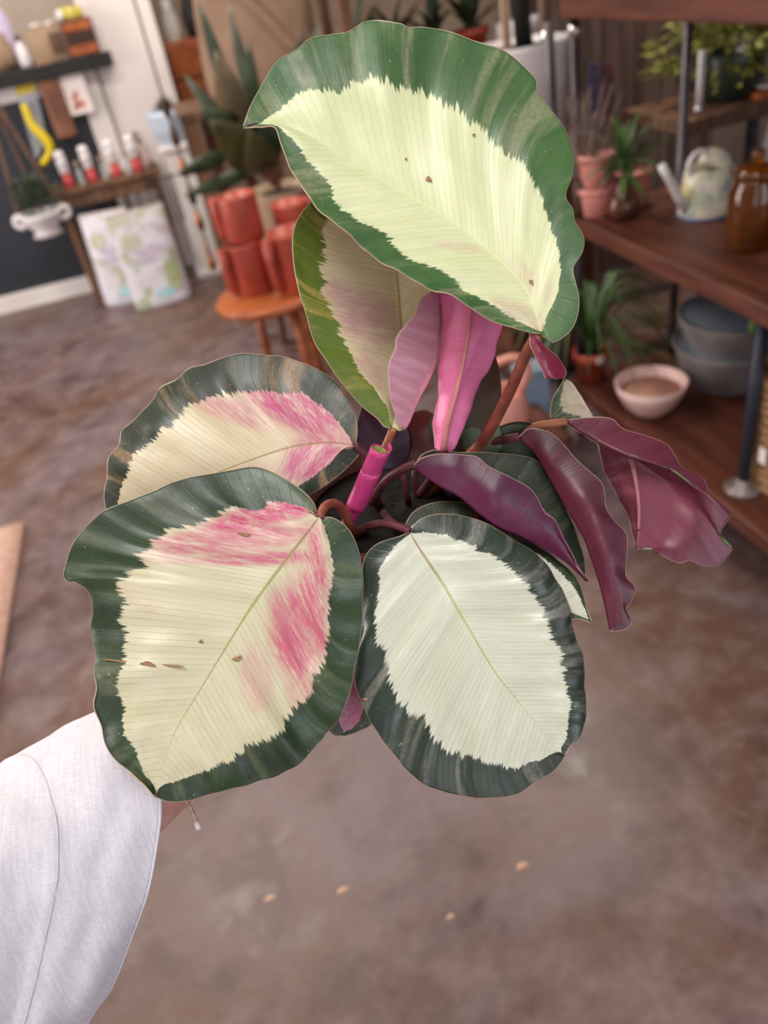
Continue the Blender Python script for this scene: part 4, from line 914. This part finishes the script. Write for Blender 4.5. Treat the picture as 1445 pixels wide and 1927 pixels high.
# ---- leaf 5: big front left
l5 = leaf([
    (B_([(1066, 702), (1050, 655), (1010, 610), (940, 560), (860, 520), (800, 508), (720, 520), (620, 540), (480, 570), (400, 605), (300, 640), (200, 690), (110, 770), (55, 850), (28, 942), (72, 966), (112, 988), (138, 1030), (150, 1090), (138, 1150), (150, 1210), (168, 1280), (160, 1330), (175, 1400), (163, 1480), (200, 1560), (212, 1630), (250, 1690), (320, 1740), (375, 1780), (412, 1840)]), [.436, .441, .436, .428, .418, .41, .404, .402], .75, 2., -1),
    (B_([(1064, 712), (1020, 680), (950, 655), (870, 655), (830, 685), (700, 680), (630, 710), (500, 760), (400, 830), (340, 868), (375, 905), (300, 950), (257, 985), (270, 1060), (267, 1120), (285, 1200), (280, 1300), (267, 1380), (285, 1470), (292, 1580), (330, 1650), (362, 1740), (405, 1830)]), [.435, .434, .427, .419, .413, .409, .408], .85, 1., -.6),
    (B_([(1072, 712), (1030, 770), (960, 860), (880, 965), (800, 1075), (720, 1200), (640, 1330), (560, 1460), (500, 1560), (455, 1670), (425, 1780), (415, 1845)]), [.434, .43, .424, .418, .413, .409, .408], 1.45, 0., 0),
    (B_([(1080, 722), (1098, 770), (1115, 840), (1125, 930), (1115, 1040), (1102, 1150), (1100, 1210), (1088, 1290), (1048, 1370), (1030, 1440), (970, 1490), (930, 1570), (870, 1590), (780, 1650), (720, 1690), (600, 1740), (480, 1785), (418, 1830)]), [.434, .43, .425, .418, .412, .409, .408], .9, 1., .6),
    (B_([(1080, 712), (1130, 715), (1190, 760), (1230, 840), (1250, 930), (1252, 1050), (1245, 1160), (1220, 1300), (1180, 1440), (1120, 1570), (1040, 1660), (920, 1755), (820, 1790), (700, 1820), (560, 1855), (470, 1860), (418, 1846)]), [.435, .435, .43, .424, .416, .411, .408], .8, 2., 1),
], leaf_top('left_front', '34482F', '263424', scar='6E7658', scar_sheen_f=.5, seed=5., c1='D8D3B6', c2='C6C09C', pinkc='C43A74', rib='9AA05C', ribb='8E6A4A', rough=.3, ribw=.024, veins=62), UPURP, RIM, rows=190, seed=4.4,
    pink=[(510, 965, 140, 24, -14, 1.), (440, 1015, 180, 26, -6, .8), (500, 1050, 130, 14, -2, .9), (330, 1050, 80, 14, 0, .4), (600, 1060, 16, 75, -10, .9), (580, 1130, 50, 75, 25, .85), (550, 1215, 42, 75, -20, .85), (575, 1270, 22, 50, 0, .7), (530, 1160, 26, 50, -10, .7), (600, 1180, 16, 60, -8, .8), (480, 1270, 30, 60, 0, .4), (250, 1120, 60, 16, 30, .2), (560, 1280, 25, 55, 0, .5)], ref_col=.4, pleat=(.0024, 10), wob=.007, spots=[(377, 1207, 4, 3, 0), (289, 1247, 14, 4, 8), (330, 1254, 22, 2, 6), (225, 1243, 26, 2, 8), (449, 1243, 9, 4, -20), (462, 1001, 12, 3, 10)], label='big front left leaf, cream with rose streaks and dark green border')
petiole(l5, [(601, 975, .4345), (612, 952, .44), (632, 948, .447), (648, 965, .457), (668, 1000, .475), (700, 990, .5)], .0026, .003, PET)

# ---- leaf 7: behind leaf 6
l7 = leaf([
    (C_([(445, 225), (500, 420), (650, 620), (900, 720), (1150, 700), (1290, 655), (1370, 678)]), [.462, .46, .456, .452, .448], .9, 1.8, -1),
    (C_([(447, 222), (560, 340), (750, 480), (950, 580), (1130, 620), (1260, 620), (1372, 672)]), [.462, .46, .457, .452, .448], 1., 1., -.6),
    (C_([(447, 218), (650, 250), (850, 330), (1050, 440), (1200, 540), (1300, 610), (1374, 670)]), [.462, .463, .46, .453, .448], 1.2, 0., 0),
    (C_([(447, 205), (540, 150), (650, 140), (800, 180), (950, 250), (1100, 330), (1230, 440), (1300, 530), (1330, 590), (1374, 668)]), [.462, .466, .464, .456, .448], .95, .95, .6),
    (C_([(445, 200), (436, 175), (480, 110), (560, 72), (640, 62), (740, 72), (850, 115), (950, 180), (1100, 280), (1250, 390), (1312, 480), (1345, 590), (1378, 668)]), [.462, .468, .468, .46, .448], .85, 2., 1),
], leaf_top('under_front', '3E4A34', '2C3628', seed=7., scar_sheen_f=.15, c1='D6D6C4', c2='C2C2AC', pinkc='B0708C'), UPURP, RIMG, rows=90, seed=5.2, ref_col=.8, label='dark leaf tucked under the pale front leaf')
petiole(l7, [(766, 1000, .462), (740, 985, .47), (722, 965, .495)], .0022, .0026, PETD)
# ---- leaf 6: front right, cream
l6 = leaf([
    (C_([(455, 218), (400, 240), (330, 260), (280, 285), (240, 330), (222, 400), (235, 500), (228, 620), (215, 750), (190, 880), (185, 970), (210, 1060), (260, 1160), (330, 1260), (380, 1340), (450, 1430), (560, 1510), (680, 1550), (820, 1560), (990, 1545), (1080, 1490), (1180, 1430), (1225, 1380), (1238, 1347)]), [.444, .447, .443, .435, .427, .421, .42], .8, 2., -1),
    (C_([(455, 228), (390, 280), (345, 340), (310, 400), (300, 500), (290, 600), (290, 670), (298, 760), (335, 830), (342, 920), (390, 1030), (450, 1120), (540, 1170), (570, 1240), (640, 1310), (720, 1340), (830, 1360), (900, 1395), (980, 1405), (1080, 1372), (1180, 1350), (1236, 1345)]), [.444, .442, .438, .431, .425, .421, .42], .9, 1., -.6),
    (C_([(462, 224), (500, 290), (560, 380), (620, 470), (690, 590), (760, 710), (830, 830), (900, 940), (980, 1040), (1060, 1140), (1140, 1235), (1200, 1305), (1238, 1345)]), [.444, .439, .433, .428, .424, .421, .42], 1.4, 0., 0),
    (C_([(470, 222), (560, 222), (640, 240), (740, 270), (800, 310), (900, 350), (960, 410), (1030, 460), (1080, 530), (1130, 610), (1170, 690), (1182, 740), (1215, 810), (1225, 890), (1245, 990), (1255, 1080), (1250, 1180), (1245, 1270), (1238, 1340)]), [.444, .442, .438, .433, .428, .423, .42], .85, 1., .6),
    (C_([(464, 212), (478, 180), (510, 152), (570, 130), (640, 125), (740, 140), (850, 180), (950, 240), (1060, 310), (1150, 400), (1220, 500), (1260, 600), (1300, 720), (1335, 830), (1345, 940), (1345, 1060), (1335, 1180), (1310, 1250), (1265, 1290), (1238, 1345)]), [.444, .448, .446, .44, .433, .426, .42], .8, 2., 1),
], leaf_top('right_front', '2E3C32', '26302A', scar='84847C', scar_sheen_f=.6, seed=6., c1='D4D7C6', c2='BFC4AE', pinkc='C87A9A', rib='A9B266', ribb='7E4C44', rough=.26, ribw=.026, veins=64, spec=.6), UPURP, RIM, rows=190, seed=6.1,  # grey border patches here put its sheen into the colour
    pleat=(.0014, 11), wob=.006, spots=[(695, 1306, 5, 3, 0)], ref_col=.4, label='front right oval leaf, almost white with dark glossy border')
petiole(l6, [(770, 1000, .4445), (760, 994, .447), (725, 985, .456), (690, 992, .47), (672, 1005, .487), (700, 985, .505)], .0023, .003, PETD)

# ---- leaf 8: purple curled, upper side dark behind
l8 = leaf([
    (D_([(45, 303), (75, 275), (150, 257), (240, 260), (310, 268), (360, 310), (440, 352), (530, 400), (570, 450), (600, 510), (640, 540), (670, 610), (720, 690), (740, 745), (788, 797)]), [.452, .447, .444, .446, .45, .453], .95, 1.9, 1),
    (D_([(45, 306), (110, 320), (195, 325), (290, 370), (380, 440), (480, 500), (560, 560), (650, 630), (710, 710), (780, 797)]), [.452, .446, .442, .444, .449, .452], 1., 1., .5),
    (D_([(45, 308), (80, 342), (150, 392), (240, 442), (320, 510), (400, 568), (480, 600), (560, 640), (650, 690), (720, 742), (772, 797)]), [.453, .45, .447, .449, .452, .453], 1., 0., 0),
    (D_([(48, 306), (120, 330), (230, 330), (350, 380), (480, 440), (580, 510), (650, 590), (700, 680), (772, 795)]), [.455, .462, .465, .464, .46, .455], 1., .8, -.5),
    (D_([(52, 300), (75, 262), (130, 240), (220, 250), (330, 250), (450, 260), (540, 275), (585, 305), (640, 400), (700, 520), (742, 620), (768, 700), (776, 795)]), [.455, .466, .472, .472, .468, .457], .95, 1.9, -1),
], leaf_top('curl_a', '2E352A', '242A22', seed=8., c1='8A4A70', c2='6A3A58', pinkc='7C3A66', jag=.2, rib='6A3A44', scar_sheen_f=.1), UDARK, RIM, rows=120, top_to_cam=False, ref_col=.3, seed=7.4, pleat=(.0006, 6), label='curled leaf over the cream one, purple back outward')
petiole(l8, [(783, 874, .453), (760, 882, .458), (725, 905, .472), (700, 945, .495)], .0026, .003, PETD)
# ---- leaf 9: narrow purple curl
l9 = leaf([
    (D_([(488, 183), (530, 150), (580, 155), (625, 170), (680, 220), (740, 290), (830, 370), (850, 420), (860, 490), (900, 550), (945, 600), (945, 700), (945, 780), (985, 830), (965, 890), (940, 920), (965, 975), (930, 1005), (878, 1010)]), [.47, .462, .456, .452, .45, .45], .95, 1.9, 1),
    (D_([(488, 186), (555, 195), (640, 300), (740, 410), (810, 520), (850, 640), (880, 760), (915, 880), (900, 990), (876, 1008)]), [.47, .461, .454, .449, .448, .45], 1., .9, .5),
    (D_([(488, 188), (510, 210), (560, 255), (610, 340), (660, 430), (710, 520), (760, 600), (790, 680), (830, 800), (860, 920), (875, 1008)]), [.471, .466, .46, .455, .452, .451], 1., 0., 0),
    (D_([(492, 186), (570, 240), (680, 380), (780, 520), (850, 650), (900, 800), (930, 930), (878, 1008)]), [.472, .473, .472, .468, .462, .453], 1., .9, -.5),
    (D_([(492, 184), (590, 200), (730, 340), (830, 440), (890, 580), (935, 700), (950, 850), (955, 910), (955, 985), (880, 1008)]), [.472, .477, .478, .472, .464, .453], 1., 1.9, -1),
], leaf_top('curl_b', '7C9A5C', '5C7A44', seed=9.), UPURP, RIM, rows=120, top_to_cam=False, ref_col=.3, seed=8.2, pleat=(.0007, 6), label='narrow curled leaf with wavy edge and maroon back')
petiole(l9, [(977, 822, .471), (955, 826, .474), (925, 834, .482), (880, 855, .492), (800, 930, .507)], .0026, .003, PETD)
# ---- leaf 10: far right, maroon back
l10 = leaf([
    (D_([(690, 121), (800, 198), (832, 245), (855, 340), (905, 430), (950, 520), (975, 600), (985, 657)]), [.474, .478, .48, .476, .466], 1.1, 1.8, 1),
    (D_([(690, 121), (835, 216), (962, 282), (985, 370), (1000, 490), (998, 580), (988, 657)]), [.474, .472, .47, .468, .465], 1.1, 0., 0),
    (D_([(690, 120), (835, 211), (972, 276), (1080, 330), (1140, 420), (1135, 520), (1100, 610), (1050, 650), (990, 659)]), [.474, .47, .467, .467, .467, .465], .95, .55, -.35),
    (D_([(690, 119), (832, 205), (975, 268), (1110, 318), (1230, 385), (1265, 480), (1255, 580), (1190, 650), (1090, 668), (992, 660)]), [.473, .459, .452, .454, .461, .464, .464], .88, 1.2, -.7),
    (D_([(688, 113), (780, 106), (880, 110), (930, 150), (1030, 182), (1115, 217), (1150, 270), (1180, 320), (1265, 360), (1295, 430), (1310, 490), (1380, 515), (1360, 550), (1337, 595), (1360, 640), (1398, 660), (1345, 722), (1270, 732), (1210, 710), (1170, 722), (1100, 693), (1050, 658), (994, 662)]), [.473, .466, .463, .463, .463, .464, .464], .8, 1.9, -1),
], leaf_top('right_far', '6A8A54', '4A6A3C', seed=10.), leaf_under('maroon', '743446', '5C2636', 6., 24), RIM, rows=150, top_to_cam=False, ref_col=.7, seed=9.3, pleat=(.0012, 7), wob=.001, label='far right drooping leaf showing its dusty maroon back')
petiole(l10, [(1066, 793, .4735), (1040, 797, .474), (1000, 805, .477), (950, 830, .485), (900, 850, .495), (820, 925, .507)], .0024, .003, PETO)
petiole(l10, [(1187, 862, .469), (1196, 904, .4665), (1202, 957, .4655), (1201, 997, .465)], .0016, .0008, mat('rib_rose', 'B4747C', 'A4646C', .4, 80), 'midrib')
q_ = leaf([
    ([(1110, 790), (1070, 793), (1040, 790), (1036, 770), (1042, 745), (1062, 714)], [.474, .476, .478, .48], 1., 1.5, -1),
    ([(1110, 789), (1085, 775), (1065, 760), (1062, 714)], [.475, .477, .478, .48], 1., .8, 0),
    ([(1118, 788), (1108, 770), (1092, 742), (1078, 722), (1064, 713)], [.475, .475, .477, .48], 1., .9, 1),
], leaf_top('lobe_green', '4A6648', '3C5640', seed=11., c1='D2CDB0', c2='C6B8A0', pinkc='B86A80'), UPURP, RIM, rows=40, seed=3., ref_col=.5, pink=[(1095, 770, 20, 15, 0, .4)], pleat=(.0003, 4), label='small green and cream leaf fold at the base of the far right leaf')
petiole(q_, [(1112, 789, .4755), (1085, 792, .476), (1060, 794, .4765)], .001, .0014, PETO)

# ---- leaf 11: pink tip hanging between the two front leaves
l11 = leaf([
    (C_([(230, 420), (120, 600), (50, 850), (20, 1050), (35, 1190), (75, 1240), (115, 1245)]), [.472, .468, .462, .458, .457], .9, 1.9, -1),
    (C_([(235, 420), (160, 650), (110, 900), (90, 1080), (100, 1165), (118, 1240)]), [.473, .469, .463, .458, .457], 1., 1.05, -.6),
    (C_([(240, 420), (210, 650), (170, 900), (150, 1080), (135, 1180), (122, 1242)]), [.474, .47, .464, .459, .457], 1.2, 0, 0),
    (C_([(250, 420), (280, 650), (260, 900), (235, 1060), (200, 1170), (126, 1243)]), [.473, .469, .463, .458, .457], 1., 1., .6),
    (C_([(255, 420), (330, 650), (320, 950), (295, 1110), (265, 1185), (200, 1222), (130, 1246)]), [.472, .468, .461, .457, .457], .9, 1.9, 1),
], leaf_top('hanging', '4A5248', '3A423A', seed=12., c1='D8C0C4', c2='C8A8B0', pinkc='C4508A'), UPURP, RIM, rows=70, seed=6.6, pink=[(665, 1330, 40, 60, 0, .9)], ref_col=.4, label='pink leaf tip hanging behind the two front leaves')
petiole(l11, [(690, 1078, .474), (700, 1040, .485), (715, 985, .505)], .002, .0026, PETD)
# ---- dark leaves deep inside
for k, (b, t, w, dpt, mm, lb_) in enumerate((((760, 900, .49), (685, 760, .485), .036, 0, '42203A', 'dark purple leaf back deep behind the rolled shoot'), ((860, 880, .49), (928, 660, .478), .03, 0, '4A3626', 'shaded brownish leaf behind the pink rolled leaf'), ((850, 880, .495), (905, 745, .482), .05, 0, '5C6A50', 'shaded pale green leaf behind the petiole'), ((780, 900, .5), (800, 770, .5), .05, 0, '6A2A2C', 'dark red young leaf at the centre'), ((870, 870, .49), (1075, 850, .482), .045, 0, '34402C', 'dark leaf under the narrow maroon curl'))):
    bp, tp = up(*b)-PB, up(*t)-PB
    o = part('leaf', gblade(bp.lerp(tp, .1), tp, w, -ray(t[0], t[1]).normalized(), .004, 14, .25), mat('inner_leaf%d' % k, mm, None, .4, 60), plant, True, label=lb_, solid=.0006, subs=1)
    part('petiole', gtube(sp([bp-Vector((0, 0, .02)), bp, bp.lerp(tp, .15)], 6), .0022, 8), PETD, o, True)
# ---- rolled pink shoot
SH0, SH1 = up(652, 990, .474), up(720, 836, .436)
ax = (SH1-SH0); LS = ax.length; axn = ax.normalized(); q = axn.to_track_quat('Z', 'Y').to_matrix().to_4x4(); q.translation = SH0-PB
SHP = leaf_under('shoot', 'C8407E', 'B83878', 8., 14, .35)
sh_ = part('rolled_shoot', gxf(glathe([(.0034, -.02), (.004, 0), (.0047, LS*.42), (.0052, LS*.46), (.0049, LS*.465)], 24), q), mat('shoot_pink', 'C43C7C', 'AC3470', .35, 90), plant, True, label='tightly rolled magenta young leaf shoot')
def spiral(r0, r1, z0, z1, turns, slant, n=60):
    P = []
    for i in range(n):
        t = i/(n-1); a = -2.2+turns*2*pi*t; r = r0+(r1-r0)*t
        P.append([(r*cos(a), r*sin(a), z0+(z1-z0)*k/7+(slant*t if k == 7 else slant*t*k/7)) for k in range(8)])
    return ggrid(P)
part('roll_layer', gxf(spiral(.0049, .0060, LS*.25, LS*.6, 1.15, .009), q), mat('shoot_pink', ''), sh_, True, solid=.0004)
part('roll_layer', gxf(spiral(.0048, .0060, LS*.5, LS*.9, 1.25, .006), q), mat('shoot_pink', ''), sh_, True, solid=.0004)
part('roll_inside', gxf(spiral(.0034, .0056, LS*.6, LS*.9, 2.2, .002, 90), q), mat('shoot_green', '9AA04A', '7E8838', .4, 90), sh_, True, solid=.0003, label='green inner face of the roll')

# ================================================================== the person holding it
SKIN = mat('skin', 'E2AFA2', 'D89C90', .5, 60, sss=.15)
arm0 = up(140, 1640, .40)
person = thing('person', 'arm in a loose white linen sleeve reaching in to hold the plant pot', 'person', arm0)
potmid = PLO-Vector((0, 0, .06))
W0 = up(262, 1468, .478)
kn = potmid.lerp(W0, .42)
right = IR; upv = Vector((0, 0, 1))
axh = (kn-W0).normalized(); sidev = axh.cross(upv).normalized(); thumb_dir = -FW
def pot_pt(ang, z, off=.006):
    """point on the pot wall: ang 0 = toward the wrist"""
    base = math.atan2(W0.y-potmid.y, W0.x-potmid.x); rr = .046+(.059-.046)*(z/.085)+off
    return PB+Vector((cos(base+ang)*rr, sin(base+ang)*rr, z))
verts, edges, rad = [], [], []
def addv(p, r): verts.append(tuple(p-arm0)); rad.append(r); return len(verts)-1
e0 = W0+(W0-kn).normalized()*.0
c0_ = up(145, 1632, .472); c3_ = up(-420, 2010, .355); elb = c0_+(c3_-c0_)*1.42; mid = c0_+(c3_-c0_)*.5
iw = addv(W0, (.037, .03)); im = addv(mid, (.038, .034)); ie = addv(elb, (.045, .042))
edges += [(iw, im), (im, ie)]
palm = pot_pt(.0, .045, .024); ip = addv(W0.lerp(palm, .55), (.036, .02)); ih = addv(palm, (.034, .016))
edges += [(iw, ip), (ip, ih)]
for k, (z, L_) in enumerate(((.072, 1.35), (.053, 1.5), (.034, 1.4), (.016, 1.1))):
    prev = ih
    for s in (.35, .65, 1.): 
        i_ = addv(pot_pt(L_*s, z, .013 if s < 1 else .009), (.0095-.0012*s, .0095-.0012*s)); edges.append((prev, i_)); prev = i_
prev = ip
for s, z, of in ((-.35, .07, .03), (-.75, .08, .014), (-1.1, .082, .011)):
    i_ = addv(pot_pt(s, z, of), (.0115-.002*abs(s), .0115-.002*abs(s))); edges.append((prev, i_)); prev = i_
me = bpy.data.meshes.new('arm_and_hand'); me.from_pydata(verts, edges, []); me.materials.append(SKIN)
ob = bpy.data.objects.new('arm_and_hand', me); COL.objects.link(ob); ob.parent = person
mod = ob.modifiers.new('skin', 'SKIN'); mod.use_smooth_shade = True
for i_, sv in enumerate(me.skin_vertices[0].data): sv.radius = rad[i_]; sv.use_root = (i_ == ie)
sb = ob.modifiers.new('sub', 'SUBSURF'); sb.levels = 2; sb.render_levels = 2
# sleeve
CLOTH, nt, b = new_mat('white_linen')
tc = N(nt, 'ShaderNodeTexCoord'); nzs = []
for st_ in ((900, 60, 60), (60, 900, 900)):
    mp = N(nt, 'ShaderNodeMapping'); mp.inputs[3].default_value = st_; nt.links.new(tc.outputs['Object'], mp.inputs[0])
    nz = N(nt, 'ShaderNodeTexNoise', i_Scale=1., i_Detail=3.); nt.links.new(mp.outputs[0], nz.inputs['Vector']); nzs.append(nz.outputs[0])
hs = mth(nt, 'ADD', nzs[0], nzs[1])
nt.links.new(mixc(nt, smooth(nt, hs, .8, 1.2), srgb('D9D6E0'), srgb('E6E3EC')), b.inputs['Base Color']); b.inputs['Roughness'].default_value = .85
bp = N(nt, 'ShaderNodeBump', i_Strength=.25, i_Distance=.0006); nt.links.new(hs, bp.inputs['Height']); nt.links.new(bp.outputs[0], b.inputs['Normal'])
c0 = up(145, 1632, .472); e1 = (up(196, 1322, .502)-up(112, 1955, .442))*.5; e2 = up(291, 1575, .43)-c0
c3 = up(-420, 2010, .355); shift = (c3-c0)*1.5
P = []
NR, NC = 90, 96
for i in range(NR):
    t = i/(NR-1); row = []
    c = c0+shift*t; t *= 1.5
    for j in range(NC+1):
        a = 2*pi*(j % NC)/NC; ca, sa = cos(a), sin(a)
        sc = 1-.12*t+.02*sin(9*t)
        p_ = c+e1*(ca*sc)+e2*(sa*sc)
        nrm = (e1*ca/e1.length+e2*sa/e2.length).normalized()
        f = .0045*mnoise.noise((ca*1.6, sa*1.6+t*1.2, t*5))+.0018*mnoise.noise((ca*4, sa*4, t*9+4))
        f += .0012*math.exp(-((t-.40)/.012)**2)    # hem seam ridge
        p_ = p_+nrm*f
        row.append(p_-arm0)
    P.append(row)
sl = part('sleeve', ggrid(P), CLOTH, person, True, solid=.0016)
def on_sleeve(t, a, lift):
    i = min(int(t/1.5*(NR-1)), NR-1); j = int((a % (2*pi))/(2*pi)*NC); ca, sa = cos(a), sin(a)
    return Vector(P[i][j])+(e1*ca/e1.length+e2*sa/e2.length).normalized()*lift
part('hem_stitch', gtube([on_sleeve(.4, pi*(.08+.84*k/40), .0007) for k in range(41)], .0005, 6), mat('stitch', 'D2CDD8', 'C4BECC', .9, 200), sl, True)
part('cuff_edge', gtube([P[0][j] for j in range(NC+1)], .0012, 6, False), CLOTH, sl, True)
# bracelet cord with its metal end
bc = [up(325, 1470, .452), up(350, 1507, .45), up(362, 1528, .449), up(370, 1550, .449)]
part('bracelet_cord', gtube(sp([p_-arm0 for p_ in bc], 24), [.0011+.0002*(k % 2) for k in range(24)], 8), mat('cord_beige', 'D8B8A0', 'BE9A82', .8, 300), person, True, label='beige twisted cord end hanging from the wrist')
part('cord_tip', gtube([up(369, 1546, .449)-arm0, up(374, 1560, .449)-arm0], [.0016, .002], 10), WCER, person, True)
